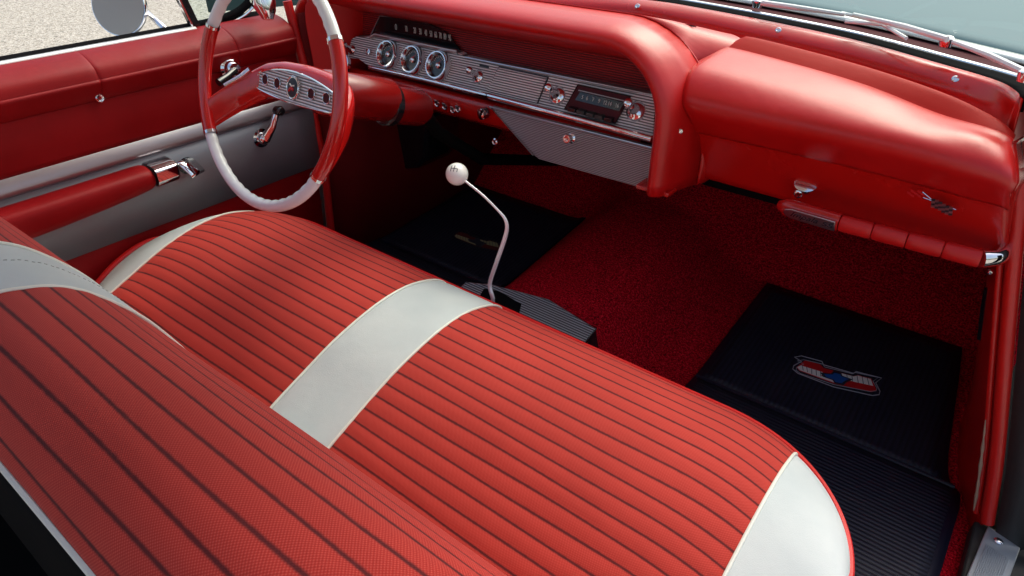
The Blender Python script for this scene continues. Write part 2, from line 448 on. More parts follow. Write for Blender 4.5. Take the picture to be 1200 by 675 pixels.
def offset_rows(L, offs):
    out = []
    for dy, dz in offs:
        r = []
        for i, p in enumerate(L):
            t = (L[min(i+1, len(L)-1)]-L[max(i-1, 0)]); t.z = 0; t.normalize()
            nrm = V((-t.y, t.x, 0)); r.append(p+nrm*dy+V((0, 0, dz)))
        out.append(r)
    return out
gridobj('windshield_gasket', offset_rows(ends, [(.004, -.02), (.004, .001), (.012, .005), (.026, .003), (.034, .006), (.050, .004), (.056, -.006)]), M['rubber'], body, solid=.003)
gridobj('reveal_molding', offset_rows(ends, [(.057, -.01), (.057, .003), (.063, .006), (.069, .003), (.070, -.01)]), M['chrome'], body, solid=.001)
gridobj('cowl_grille', offset_rows(ends, [(.071, -.010), (.10, -.006), (.15, -.004), (.20, -.004)]), M['maroon'], body, solid=.004)
gridobj('hood_lip', offset_rows(ends, [(.150, .002), (.156, .008), (.165, .010), (.18, .009)]), M['car_white'], body, solid=.004)
gridobj('hood', offset_rows(ends, [(.181, .006), (.25, .010), (.45, .012), (.8, .006), (1.3, -.01), (1.9, -.05), (2.2, -.12), (2.25, -.4)]), M['car_body'], body, solid=.006)
for u, v in [(748, 7), (913, 35), (1120, 92)]:
    p = at(u, v, 'y', lin(YC, u)-.0)
    MB().lathe(p+V((0, -.004, .0)), (.05, -.75, .66), [(0, .0062), (.0012, .006), (.0018, .0038), (.0008, .003), (.0008, 0)], 14).build('screw', M['chrome'], body)

# windshield glass with posts and header
glass_rows = []
base = offset_rows(ends, [(.054, .004)])[0]
for t in [0, .25, .5, .75, 1]:
    glass_rows.append([V((CX+(p.x-CX)*(1-.10*t), p.y-(.50+.12*(1-abs(p.x-CX)/.8))*t, p.z+(.53+(.80-p.z)*1)*t)) for p in base])
gridobj('windshield_glass', glass_rows, M['tinted_glass'], body)
top = glass_rows[-1]
MB().tube(top, .02, 8, sx=1.3).build('windshield_header', M['red_paint'], body)
for sgn, idx in ((-1, 0), (1, -1)):
    a = glass_rows[0][idx]+V((sgn*.045, .0, -.03)); b = glass_rows[-1][idx]
    MB().tube([a, a.lerp(b, .3)+V((sgn*.01, 0, 0)), a.lerp(b, .7)+V((sgn*.01, 0, 0)), b], [.026, .020, .019, .02], 12).build('windshield_post', M['chrome'], body)

# unseen hardtop roof, added and sized for its shade on the seats
rr_ = []
for j in range(11):
    t = j/10; y = top[len(top)//2].y-t*1.32
    zz = top[len(top)//2].z+.05*math.sin(PI*min(1, t*1.1))
    rr_.append([V((CX+(k/10-.5)*1.30, y-.16*abs(k/5-1)**3*(1-t), zz-.05*abs(k/5-1)**3)) for k in range(11)])
gridobj('roof', rr_, M['car_white'], body, solid=.02, off=1)

# ------------------------------------------------------------------ wipers
def wiper(pts_arm, pts_blade, hub, label):
    p0 = at(*hub, 'z', .815)
    w = thing('windshield_wiper', label, 'wiper', p0, 'windshield wipers on the cowl')
    MB().lathe(p0, (0, 0, 1), [(-.012, .010), (-.004, .012), (.002, .012), (.006, .008), (.007, 0)], 18).build('pivot_cap', M['chrome'], w)
    MB().tube([at(u, v, 'z', z) for u, v, z in pts_arm], [.006, .0055, .004][:len(pts_arm)] if len(pts_arm) <= 3 else .005, 8).build('wiper_arm', M['wiper_white'], w)
    MB().tube([at(u, v, 'z', z) for u, v, z in pts_blade], .0035, 6).build('wiper_blade', M['wiper_white'], w)
wiper([(1110, 46, .818), (1060, 31, .822), (1000, 17, .825)], [(986, 15, .818), (1040, 28, .816), (1085, 39, .814)], (1110, 46), 'white windshield wiper with its round pivot cap, beside the passenger end of the cowl')
wiper([(1200, 84, .805), (1160, 65, .812), (1117, 49, .816)], [(1165, 70, .806), (1185, 76, .802), (1205, 88, .796)], (1204, 86), 'short piece of white wiper arm running to the right end of the cowl')
wiper([(892, 3, .825), (935, 9, .822), (990, 17, .818)], [(990, 25, .815), (1035, 29, .815), (1062, 45, .811)], (888, 2), 'white windshield wiper lying at the middle of the cowl')

# ------------------------------------------------------------------ dashboard
dash = thing('dashboard', 'glossy red dashboard with hooded instrument pod, ribbed silver panel and padded glove box', 'dashboard', (CX, 1.3, .5))
# pod: an inner path in x-z, swept with the hood section
def pod_path(xl, xr, ztop, zbot, rad, n=10):
    P = []
    P.append((xr, zbot)); 
    for k in range(5): P.append((xr, zbot+(ztop-rad-zbot)*(k+1)/6))
    for k in range(n+1):
        a = PI/2*k/n; P.append((xr-rad+rad*math.cos(a), ztop-rad+rad*math.sin(a)))
    m = 26
    for k in range(1, m): P.append((xr-rad+(xl+rad-xr+rad)*k/m, ztop))
    for k in range(n+1):
        a = PI/2*k/n; P.append((xl+rad-rad*math.sin(a), ztop-rad+rad*math.cos(a)))
    for k in range(5): P.append((xl, ztop-rad-(ztop-rad-zbot)*(k+1)/6))
    P.append((xl, zbot))
    return P
K = .93
ZT = CAMZ-.384*K
path = pod_path(-1.60, -.652*K, ZT, CAMZ-.625*K, .08)
sec = [(1.375, .0), (1.33, .016), (1.285, .034), (1.255, .048), (1.240, .058), (1.236, .066), (1.240, .075), (1.252, .084), (1.275, .091), (1.31, .095), (1.36, .097)]
nor = []
for i in range(len(path)):
    a = path[max(0, i-1)]; b = path[min(len(path)-1, i+1)]
    t = V((b[0]-a[0], b[1]-a[1], 0)).normalized(); nor.append((t.y, -t.x))
rows = []
for (y, o) in sec:
    r = []
    for (x, z), (nx, nz) in zip(path, nor):
        fl_ = max(0, y-1.30)*.32*max(0, nx)+max(0, y-1.36)*.10*max(0, nz)*(x > -.75)
        r.append(V((x+nx*o*K+fl_, y*K, z+nz*o*K-max(0, y-1.36)*.12)))
    rows.append(r)
gridobj('pod_hood', rows, M['red_pad'], dash, solid=.004, off=1)
# top deck from pod hood back to the cowl rim
deck = []
YD = 1.44*K
zt = ZT+.095*K-.010
Rin = both(R_in)
def rim_y(x, L=None):
    return lin(sorted([(p.x, p.y) for p in (L or Rin)]), x)
def rim_z(x, L=None):
    return lin(sorted([(p.x, p.z) for p in (L or Rin)]), x)
E_ = rows[-1]                                               # rear edge of the hood, from the passenger end round to the driver's side
YD = E_[30].y; zt = E_[30].z
i85 = min((i for i in range(16, len(E_)-16)), key=lambda i: abs(E_[i].x+.85))
Ld = E_[i85:len(E_)-6]
def tgt(p):
    x = p.x; return V((x, rim_y(x), rim_z(x)+.006))
gridobj('dash_top', [[p.lerp(tgt(p) if p.x > -1.56 else V((p.x, 1.20, p.z)), t)+V((0, 0, .004*math.sin(PI*t))) for p in Ld] for t in (0, .25, .5, .75, 1)], M['red_pad'], dash, solid=.003)
def Ef(k): return E_[k]
k0, k1 = 6, 16                                              # the corner lies between these path points
tz = lambda x: V((x, rim_y(x), rim_z(x)+.006))
cols = [
 (Ef(0), Ef(0)+V((.004, .01, 0)), Ef(0)+V((.006, .02, 0)), Ef(0)+V((.006, .20, 0))),
 (Ef(3), Ef(3)+V((.004, .01, 0)), Ef(3)+V((.006, .02, 0)), Ef(3)+V((.006, .20, 0))),
 (Ef(k0), at(803, 122, 'y', 1.275), at(804, 125, 'y', 1.285), at(806, 130, 'y', 1.33)),
 (Ef(k0+3), at(799, 103, 'y', 1.275), at(802, 108, 'y', 1.285), at(807, 114, 'y', 1.31)),
 (Ef(k0+5), at(797, 88, 'y', 1.28), at(803, 96, 'y', 1.285), at(814, 94, 'y', 1.30)),
 (Ef(k0+7), at(818, 71, 'y', 1.31), at(824, 78, 'y', 1.315), at(838, 78, 'y', 1.34)),
 (Ef(k0+9), at(860, 51, 'y', 1.385), at(864, 56, 'y', 1.385), at(886, 55, 'y', 1.41)),
 (Ef(k1+1), at(852, 41, 'y', 1.42), at(866, 46, 'y', 1.425), tz(-.475)),
 (E_[(k1+1+i85)//2], at(815, 36, 'y', 1.43), at(828, 39, 'y', 1.44), tz(-.58)),
 (E_[i85], E_[i85].lerp(tgt(E_[i85]), .5), E_[i85].lerp(tgt(E_[i85]), .75), tgt(E_[i85]))]
R4 = [curve([c[k] for c in cols], 5) for k in range(4)]
mid1 = [a.lerp(b, .5)+V((0, 0, .003)) for a, b in zip(R4[0], R4[1])]
gridobj('pod_shoulder', [R4[0], mid1, R4[1], [a.lerp(b, .5)+V((0, 0, .0015)) for a, b in zip(R4[1], R4[2])], R4[2], R4[3]], M['red_pad'], dash, solid=.003)
for x0, x1 in ((-1.02, -.80), (-.79, -.60)):
    m = MB()
    for k in range(13):
        t = .30+.045*k
        P_ = [V((x_, YD+(rim_y(x_)-YD)*t, zt+.0022+(rim_z(x_)+.006-zt)*t)) for x_ in (x0+.004*k, (x0+x1)/2, x1-.001*k+.02)]
        m.tube(P_, .0016, 5)
    m.build('defroster_vent', M['maroon'], dash)

# recessed faces in the pod
def face(name, pts, ext, m, parent, bevel=.001):
    return MB().prism(pts, ext).build(name, m, parent, smooth=False, bevel=bevel)
poly = [V((x, 1.376*K, z)) for x, z in path]
MB().add([p for p in poly]+[p+V((0, .01, 0)) for p in poly], [tuple(range(len(poly))), tuple(reversed(range(len(poly), 2*len(poly))))]).build('pod_face', M['red_ribs'], dash, smooth=False)
# silver instrument panel with a stepped top edge
YP = 1.345
TS = .42                                                       # the silver panel leans back: y grows with z
Z0P = CAMZ-.44*K
PN = V((0, -1, TS)).normalized()
def pp(u, v, y=1.345):
    """point on the leaning panel, lifted (1.345 - y) towards the driver"""
    if y > 1.35: return at(u, v, 'y', y*K)
    o = V((0, 1.345*K, Z0P))+PN*(1.345-y)
    d = FW+RT*((u-600)/FPX)-UP*((v-337.5)/FPX)
    return CAM+d*((o-CAM).dot(PN)/d.dot(PN))
panel = [pp(404, 60), pp(413, 45), pp(418, 42.5), pp(434, 44), pp(440, 40.7), pp(536, 61), pp(545, 66.5), pp(768, 111), pp(765, 163), pp(485, 90), pp(440, 80), pp(431, 77), pp(420, 69), pp(408, 68)]
ip = face('instrument_panel', panel, (0, .02, 0), M['silver_ribs'], dash, .0012)
MB().tube([pp(434, 44, 1.34), pp(440, 40.9, 1.34), pp(490, 51.5, 1.338), pp(536, 61.2, 1.338)], .0042, 8, sy=1.3).build('panel_ledge', M['satin'], dash)
MB().tube([pp(545, 67, 1.342), pp(650, 88, 1.342), pp(767, 112, 1.342)], .0022, 6).build('panel_top_trim', M['satin'], dash)
MB().tube([pp(433, 79, 1.335), pp(500, 94, 1.332), pp(571, 112, 1.332)], .0065, 10).build('lower_molding', M['chrome'], dash)
MB().tube([pp(572.5, 112.3, 1.332), pp(670, 138, 1.332), pp(764, 163, 1.332)], .0075, 10).build('lower_molding', M['chrome'], dash)
# speedometer
sp = [pp(u, v, 1.366) for u, v in [(433, 45), (444, 18.7), (470, 20), (501, 27), (524, 39), (545, 67), (536, 63), (440, 42)]]
spd = face('speedometer', sp, (0, .004, 0), M['gloss_black'], dash, 0)
MB().tube([pp(434, 42, 1.364), pp(445, 18.5, 1.364), pp(470, 20, 1.364), pp(502, 27.2, 1.364)], .0014, 6).build('trim_line', M['satin'], spd)
for k, (u, v) in enumerate([(464, 32), (476, 34), (486, 36), (492.5, 37.4), (499, 38.8), (505, 40), (510.5, 41), (516, 42), (521.5, 43.2), (527, 44.6)]):
    text('numeral', str(k*10), M['lettering'], spd, pp(u, v, 1.3645), (1, 0, 0), (0, 0, 1), .021, sx=.42 if k else .7)
# gauges
for u, v in [(451, 62.6), (479.8, 69), (510, 75.6)]:
    c = pp(u, v, 1.325)
    gz = MB().lathe(c, -PN, [(.022, .036), (.004, .0345), (.0, .0325), (.0, .030), (.003, .0285), (.014, .0255), (.015, .024)], 36).build('gauge', M['chrome'], dash)
    MB().lathe(c-PN*.0135, PN, [(0, .0265), (.0005, 0)], 30).build('dial', M['gloss_black'], gz)
    MB().lathe(c-PN*.013, PN, [(0, .0075), (.004, .0072), (.006, .005), (.0065, 0)], 18).build('hub_cap', M['chrome'], gz)
    mm = MB()
    for k in range(9):
        a = math.radians(-150+k*15-0)
        mm.prism([c-PN*.0126+V((1, 0, 0))*math.cos(a+w)*r+V((0, TS, 1)).normalized()*-math.sin(a+w)*r for w, r in ((-.03, .018), (.03, .018), (.03, .0225), (-.03, .0225))], PN*.0004)
    mm.build('tick_marks', M['lettering'], gz, smooth=False)
    MB().prism([c-PN*.012+V((-.001, 0, .004)), c-PN*.012+V((.001, 0, .004)), c-PN*.012+V((.012, .004, .018))], PN*.0004).build('needle', M['emblem_red'], gz, smooth=False)

def knob(ub, vb, rb, ln, rk, parent, name='control_knob', y=1.345):
    c = pp(ub, vb, y); ax = (PN+V((0, 0, .25))).normalized()
    kb = MB().lathe(c, ax, [(-.003, rb), (.002, rb), (.005, rb*.93), (.008, rb*.66), (.010, rb*.5), (.016, rb*.42), (ln-.006, rb*.30), (ln, rk*.9), (ln+.006, rk), (ln+.011, rk*.9), (ln+.014, rk*.5), (ln+.0146, 0)], 28).build(name, M['chrome'], parent)
    return kb
knob(413.5, 58.5, .013, .030, .0085, dash)
knob(560.5, 90, .0165, .032, .0085, dash)
knob(653.5, 112, .0205, .038, .0095, dash)
knob(745.5, 130, .0215, .038, .0100, dash)
MB().lathe(pp(432, 61, 1.341), PN, [(0, .008), (.004, .008), (.005, .005), (.002, .004), (.002, 0)], 18).build('warning_lamp', M['chrome'], dash)
# small slot lettering plate, clock blank plate
face('label_plate', [pp(562, 74.5, 1.3445), pp(573, 77, 1.3445), pp(573, 79.8, 1.3445), pp(562, 77.3, 1.3445)], (0, -.0006, 0), M['ink'], dash, 0)
ash = [pp(585.5, 78.8), pp(641.8, 91), pp(630, 120), pp(572, 106)]
face('plate_shadow_gap', [pp(585.0, 77.3, 1.3448), pp(643.5, 90, 1.3448), pp(630.6, 121.5, 1.3448), pp(570.8, 107.2, 1.3448)], (0, -.0012, 0), M['ink'], dash, 0)
face('ashtray_door', ash, (0, -.005, 0), M['silver_ribs'], dash, .001)
# radio
rd = [pp(679, 98.5), pp(741, 112), pp(723, 143.5), pp(663, 127)]
radio = face('radio', [p+V((0, -.001, 0)) for p in rd], (0, -.004, 0), M['maroon'], dash, .001)
MB().tube([p+V((0, -.006, 0)) for p in rd], .0016, 6, closed=True).build('radio_bezel', M['gloss_black'], radio)
yR = 1.338
face('radio_dial', [pp(680, 107.5, yR), pp(732, 120, yR), pp(726, 130, yR), pp(674, 117, yR)], (0, -.0012, 0), M['gloss_black'], radio, 0)
MB().tube([pp(678, 105.8, yR), pp(733, 118.6, yR)], .0012, 6).build('dial_trim', M['satin'], radio)
for s, u, v in (('5', 682.5, 114), ('6', 688, 115.3), ('7', 695, 117), ('9', 702, 118.6), ('12', 709, 120.4), ('14', 714.5, 121.6), ('16', 723, 123.8)):
    text('radio_numeral', s, M['lettering'], radio, pp(u, v, yR-.002), (1, 0, 0), (0, TS, 1), .012, sx=.8)
for k in range(5):
    u = 668+k*10.6; v = 126.3+k*2.9
    c = pp(u+4, v+1.5, yR)
    MB().box(c.x-.0095, c.x+.0095, c.y-.010, c.y+.010, c.z-.0045, c.z+.0045).build('preset_button', M['gloss_black'] if k in (0, 4) else M['dark_grey'], radio, bevel=.001)

# lower dash panel (red) and silver lower bin
lo = []
YB = pp(600, 121).y
for (y, hh) in [(YB+.012, .535), (YB+.004, .545), (YB, .565), (YB+.006, .59), (YB+.03, .612), (YB+.13, .625)]:
    lo.append([V((x, y, CAMZ-hh*K)) for x in [-1.54+k*.0341 for k in range(28)]])
gridobj('lower_dash', lo, M['red_paint'], dash, solid=.004, off=1)
yb = YB-.012
def pb(u, v, y=yb): return at(u, v, 'y', y)
bn = [pb(574.5, 125), pb(766, 173.6), pb(770.5, 177.5), pb(771, 223, yb+.012), pb(765, 224, yb+.014), pb(632, 187, yb+.014), pb(624, 181, yb+.012)]
lower = face('lower_bin_door', bn, (0, .014, 0), M['dark_ribs'], dash, .002)
MB().tube([pb(625, 182, yb+.006), pb(574.5, 125, yb-.003), pb(766, 173.6, yb-.003), pb(770.5, 178, yb-.002), pb(771, 222, yb+.008)], .0022, 8).build('edge_trim', M['satin'], lower)
MB().lathe(pb(669.5, 161.5, yb+.004), (0, -1, .15), [(0, .012), (.003, .012), (.006, .008), (.012, .0075), (.016, .010), (.020, .009), (.0205, .003), (.019, 0)], 22).build('latch_button', M['chrome'], lower)
for u, v in [(513, 121), (522, 124.5), (531.5, 128.5), (537.5, 127.5)]:
    c = pb(u, v, YB-.006)
    t = MB().lathe(c, (0, -1, -.1), [(0, .0085), (.004, .0085), (.006, .006), (.004, .0045), (.004, 0)], 18).build('toggle_switch', M['chrome'], dash)
    MB().prism([c+V((-.001, -.004, .001)), c+V((.006, -.004, .001)), c+V((.010, -.012, .013)), c+V((.001, -.012, .013))], (0, -.003, -.001)).build('lever', M['satin'], t, bevel=.001)
MB().lathe(pb(570, 132, YB-.008), (-.25, -1, -.0), [(0, .013), (.006, .013), (.007, .0105), (.011, .0105), (.012, .0135), (.018, .0135), (.020, .009), (.0205, 0)], 24).build('cigar_lighter', M['chrome'], dash)
MB().lathe(pb(581.5, 166, YB+.03), (-.1, -1, .1), [(-.03, .003), (.0, .004), (.002, .009), (.006, .0095), (.008, .006), (.006, .004), (.006, 0)], 20).build('pull_knob', M['chrome'], dash)
MB().lathe(at(796.5, 154, 'y', 1.195), (.55, -.83, 0), [(0, .0055), (.0015, .0055), (.002, .003), (.001, .0025), (.001, 0)], 14).build('screw', M['chrome'], dash)

# glove box pad: rows run left to right, curved down at the passenger end
def yb_(u, y0, y1): return y0+(y1-y0)*max(0, (u-1000)/190)**2
def grow(px, ys_):
    return curve([at(u, v, 'y', y) for (u, v), y in zip(px, ys_)], 6)
A0 = grow([(868, 47), (884, 46), (1000, 76), (1100, 109), (1160, 137), (1181, 152), (1188, 160)], [1.40, 1.40, 1.38, 1.34, 1.30, 1.275, 1.27])
A1 = grow([(846, 62), (864, 61), (1000, 99), (1095, 136), (1150, 152), (1174, 160), (1185, 167)], [1.36, 1.36, 1.335, 1.30, 1.27, 1.255, 1.25])
A2 = grow([(832, 69), (845, 69), (1000, 108), (1085, 140), (1140, 156), (1166, 165), (1183, 174)], [1.31, 1.31, 1.29, 1.265, 1.245, 1.24, 1.235])
A3 = grow([(812, 86), (822, 84), (990, 126), (1080, 152), (1140, 165), (1170, 176), (1184, 188)], [1.25, 1.245, 1.235, 1.22, 1.21, 1.21, 1.215])
A4 = grow([(806, 108), (812, 107), (985, 146), (1080, 168), (1140, 184), (1174, 196), (1186, 206)], [1.215, 1.21, 1.20, 1.19, 1.185, 1.185, 1.195])
A5 = grow([(807, 125), (813, 125), (985, 163), (1080, 185), (1140, 201), (1174, 211), (1186, 219)], [1.21, 1.20, 1.192, 1.182, 1.178, 1.18, 1.19])
A6 = grow([(812, 140), (818, 140), (985, 176), (1080, 198), (1140, 214), (1172, 222), (1184, 228)], [1.225, 1.22, 1.21, 1.20, 1.195, 1.195, 1.205])
A7 = grow([(816, 152), (820, 153), (985, 190), (1080, 214), (1140, 230), (1172, 238), (1183, 243)], [1.25, 1.25, 1.24, 1.23, 1.225, 1.225, 1.23])
A8 = grow([(818, 180), (822, 181), (985, 225), (1080, 252), (1140, 268), (1172, 276), (1182, 280)], [1.27, 1.27, 1.262, 1.25, 1.245, 1.245, 1.25])
A9 = grow([(818, 205), (824, 206), (985, 250), (1080, 277), (1140, 296), (1168, 302), (1178, 306)], [1.285, 1.285, 1.277, 1.265, 1.26, 1.26, 1.265])
A10 = [p+V((0, .12, -.004)) for p in A9]
def dense(rows, n=5):
    cols = list(zip(*rows)); out = []
    for c in cols: out.append(curve(list(c), n))
    return [list(r) for r in zip(*out)]
Rr = [p for p in R_in if p.x > -.53]
def along(L, t):
    d = [0]
    for a, b in zip(L, L[1:]): d.append(d[-1]+(b-a).length)
    s_ = t*d[-1]
    for i in range(len(d)-1):
        if d[i+1] >= s_-1e-9: return L[i].lerp(L[i+1], (s_-d[i])/max(1e-9, d[i+1]-d[i]))
    return L[-1]
def even(L, n=40): return [along(L, k/n) for k in range(n+1)]
A0, A1, A2, A3, A4, A5, A6, A7, A8, A9 = [even(L) for L in (A0, A1, A2, A3, A4, A5, A6, A7, A8, A9)]
A10 = [p+V((0, .12, -.004)) for p in A9]
gridobj('dash_shelf', [[p+V((0, .004, .004)) for p in even(Rr)], [p+V((0, .012, -.016)) for p in A0], [p+V((0, -.004, -.022)) for p in A0]], M['red_paint'], dash, solid=.002)
gridobj('pad_rear_panel', dense([[p+V((0, .006, -.014)) for p in A0], A0, [(a+b)*.5+V((0, 0, .002)) for a, b in zip(A0, A1)], [p+V((0, 0, -.0005)) for p in A1], [p+V((0, -.01, -.006)) for p in A1]], 4), M['panel_red'], dash, solid=.003)
AR = dense([[p+V((0, .004, -.008)) for p in A1], A1, A2, A3, A4, A5, A6, A7], 5)
gb = gridobj('glove_box_pad', AR, M['red_pad'], dash, solid=.006)
face_rows = dense([[p+V((0, .004, .002)) for p in A6], A7, A8, A9], 4)
gridobj('glove_box_door', face_rows+[A10], M['red_paint'], dash, solid=.004)
# end cap so the pad is a closed body
gridobj('pad_end', [[r[-1] for r in AR]+[p for p in [A8[-1], A9[-1]]], [r[-1]+V((.012, .06, -.004)) for r in AR]+[p+V((.012, .06, 0)) for p in (A8[-1], A9[-1])]], M['red_paint'], dash, solid=.003)
MB().box(-.635*K, -.555*K, 1.262*K, 1.44*K, CAMZ-.628*K, CAMZ-.618*K).build('pod_foot', M['red_paint'], dash, bevel=.002)

# glove box latch
lc = at(944, 216, 'y', 1.262)
lt = MB().lathe(lc+V((0, .006, -.012)), (.05, -.55, .84), [(0, .010), (.008, .010), (.010, .012), (.013, .0165), (.016, .017), (.018, .014), (.019, .006), (.0192, 0)], 26, sx=1.2).build('glove_box_latch', M['chrome'], dash)
MB().lathe(at(938, 224, 'y', 1.262), (0, -1, -.1), [(0, .009), (.014, .008), (.016, .005), (.0155, 0)], 18).build('lock_cylinder', M['chrome'], lt)
# crossed flags emblem, on the glove box face
ec = at(1092, 236, 'y', 1.222); fy = V((0, 1, 0))
ex = (A8[30]-A8[20]).normalized(); ey = (A7[26]-A8[26]).normalized(); en = ex.cross(ey).normalized()
if en.y > 0: en = -en
def EP(a, b, k=.0035): return ec+ex*(a*.85-.002)+ey*(b*.85+.007)+en*k
fl = MB().tube([EP(-.012, -.001), EP(.046, -.009)], .0009, 6).build('flag_emblem', M['chrome'], dash)
MB().tube([EP(.008, -.004), EP(-.014, .012)], .0009, 6).build('flag_staff', M['chrome'], fl)
wht, blk = MB(), MB()
for i in range(6):
    for j in range(4):
        a0 = .003+i*.0062; b0 = .002-.0052*j-.0016*i+.0012*math.sin(i*1.3)
        (wht if (i+j) % 2 else blk).prism([EP(a0, b0), EP(a0+.0066, b0+.002), EP(a0+.0066, b0-.0034), EP(a0, b0-.0054)], en*.001)
wht.build('flag_checks_white', M['satin'], fl, smooth=False); blk.build('flag_checks_black', M['ink'], fl, smooth=False)
m = MB()
for i in range(5):
    for j in range(3):
        a0 = -.010-i*.0062; b0 = .014-.0052*j-.0016*i
        if (i+j) % 2: m.prism([EP(a0, b0), EP(a0-.0062, b0+.002), EP(a0-.0062, b0-.003), EP(a0, b0-.005)], en*.0008)
m.build('flag_field', M['emblem_red'], fl, smooth=False)

# grab handle with badge
yh = 1.215
bar = [at(914, 240, 'y', yh), at(922, 243, 'y', yh-.006), at(984, 261, 'y', yh-.012), at(1150, 304, 'y', yh-.012)]
b0, b1, b2, b3 = bar
grab = MB().tube([b0+V((-.004, .006, 0)), b0, b1.lerp(b0, .4), b1, b1.lerp(b2, .5), b2], [.003, .010, .014, .0170, .0172, .0172], 18, sx=.7, sy=1).build('grab_handle', M['red_plastic'], dash)
S = 4
for k in range(S):
    a = b2.lerp(b3, k/S+.003); b = b2.lerp(b3, (k+1)/S-.003)
    MB().tube([a, a.lerp(b, .03), a.lerp(b, .2), a.lerp(b, .8), a.lerp(b, .97), b], [.0130, .0150, .0156, .0156, .0150, .0130], 18, sx=.72).build('grip_section', M['red_vinyl'], grab)
e0 = b3; e1 = at(1166, 303, 'y', yh+.0); e2 = at(1168, 300, 'y', yh+.05)
MB().tube([e0, e0.lerp(e1, .3), e1, e1+V((.006, .02, -.002)), e1+V((.004, .05, .0))], [.0165, .015, .014, .017, .018], 16, sx=.75).build('end_bracket', M['chrome'], grab)
MB().lathe(at(1160, 318, 'y', yh+.02), (.2, -1, -.2), [(0, .004), (.004, .0035), (.005, 0)], 12).build('screw', M['chrome'], grab)
# badge on the front of the bar
bx = (b2-b1).normalized(); bz = V((0, -.35, .94)); bz = (bz-bx*bz.dot(bx)).normalized(); bn_ = bx.cross(bz).normalized()
if bn_.y > 0: bn_ = -bn_
bc = b1.lerp(b2, .5)+bn_*.0125+bz*.002
Lb = (b2-b1).length*.5
def BP(a, b, k=0): return bc+bx*a+bz*b+bn_*k
pl = [BP(-Lb*1.0, 0), BP(-Lb*.93, .007), BP(-Lb*.7, .0115), BP(Lb*.93, .0115), BP(Lb*.95, -.0115), BP(-Lb*.7, -.0115), BP(-Lb*.93, -.007)]
bd = MB().prism(pl, bn_*.003).build('badge_plate', M['satin'], grab, bevel=.0008)
text('badge_script', 'Impala', M['ink'], bd, BP(-Lb*.22, .001, .0034), bx, bz, .0165, shear=.45, sx=1.18)
text('badge_letters', 'SS', M['ink'], bd, BP(Lb*.66, -.0005, .0034), bx, bz, .0135, shear=.2, sx=1.6)

# ------------------------------------------------------------------ steering wheel and column
C0 = V((-1.119, .696, CAMZ-.3636)); T = .325
sa = V((1, 0, 0)); sn = V((0, -math.cos(T), math.sin(T))); sb = V((0, -math.sin(T), -math.cos(T)))   # sb points down the wheel
YW = -.023
rotz = Matrix.Rotation(YW, 3, 'Z'); sa = rotz @ sa; sn = rotz @ sn; sb = rotz @ sb
sw = thing('steering_wheel', 'red and white two spoke steering wheel with ribbed silver hub panel above the seat', 'steering wheel', C0)
RW = .212
def WP(a, b, d=0): return C0+sa*a+sb*b-sn*d
def rimpt(deg, r=RW, d=0): t = math.radians(deg); return WP(math.cos(t)*r, math.sin(t)*r, d)
def arc(d0, d1, rr, name, m, bumps=0):
    n_ = max(2, int(abs(d1-d0)/2.2)); pts = [rimpt(d0+(d1-d0)*k/n_) for k in range(n_+1)]
    mb = MB(); rows = []
    for k in range(n_+1):
        deg = d0+(d1-d0)*k/n_; t = math.radians(deg); rad = sa*math.cos(t)+sb*math.sin(t)
        r_ = rr
        row_ = []
        for j in range(16):
            a = 2*PI*j/16
            ro = r_
            # finger grips on the inner front of the white sections
            if bumps and math.cos(a) < -.1: ro = r_*(1-.17*(.5+.5*math.cos(2*PI*(deg-d0)/7.))*min(1, -math.cos(a)*1.4))
            row_.append(C0+rad*(RW+math.cos(a)*ro)-sn*(-math.sin(a)*ro*.95))
        rows.append(row_)
    mb.grid(rows, closed=True)
    return mb.build(name, m, sw, ang=70)
white_l = [(52, 152)]
# angles: 0 = right, 90 = bottom, 180 = left, 270 = top (measured in the wheel plane)
arc(34, 146, .0118, 'rim_grip', M['white_plastic'], 1)
arc(205, 327, .0118, 'rim_grip', M['white_plastic'], 1)
arc(-31.5, 33, .0132, 'rim_section', M['red_plastic'])
arc(147, 204, .0132, 'rim_section', M['red_plastic'])
for d in (33.5, 146.5, 204.5, -32.3):
    arc(d-.9, d+.9, .0140, 'rim_ferrule', M['chrome'])
# hub housing: a shallow bowl shaped body wider than tall
def hub_sec(a):
    """half height and depth of the housing at distance a from the centre"""
    return a
hp_ = [(0, -.018, .038, .090, .026), (.07, -.015, .037, .089, .024), (.118, -.006, .035, .085, .021), (.142, .010, .034, .074, .018), (.160, .028, .034, .058, .015), (.176, .052, .034, .034, .013), (.187, .074, .034, .012, .011), (.193, .084, .032, .002, .009)]
prof = [(-a, b, c, d, e) for a, b, c, d, e in reversed(hp_[1:])]+hp_
rows = []
for a, bc_, hh, d, th in prof:
    r = []
    for j in range(20):
        q_ = 2*PI*j/20
        cx_ = math.copysign(abs(math.cos(q_))**.7, math.cos(q_)); sy_ = math.copysign(abs(math.sin(q_))**.7, math.sin(q_))
        r.append(WP(a, bc_+hh*cx_, d+th*sy_))
    rows.append(r)
rr = []
for i in range(len(rows)-1):
    for k in range(3):
        t = k/3
        rr.append([p.lerp(q_, t) for p, q_ in zip(rows[i], rows[i+1])])
rr.append(rows[-1])
MB().grid(rr, closed=True).build('spoke_housing', M['red_plastic'], sw, sub=1)
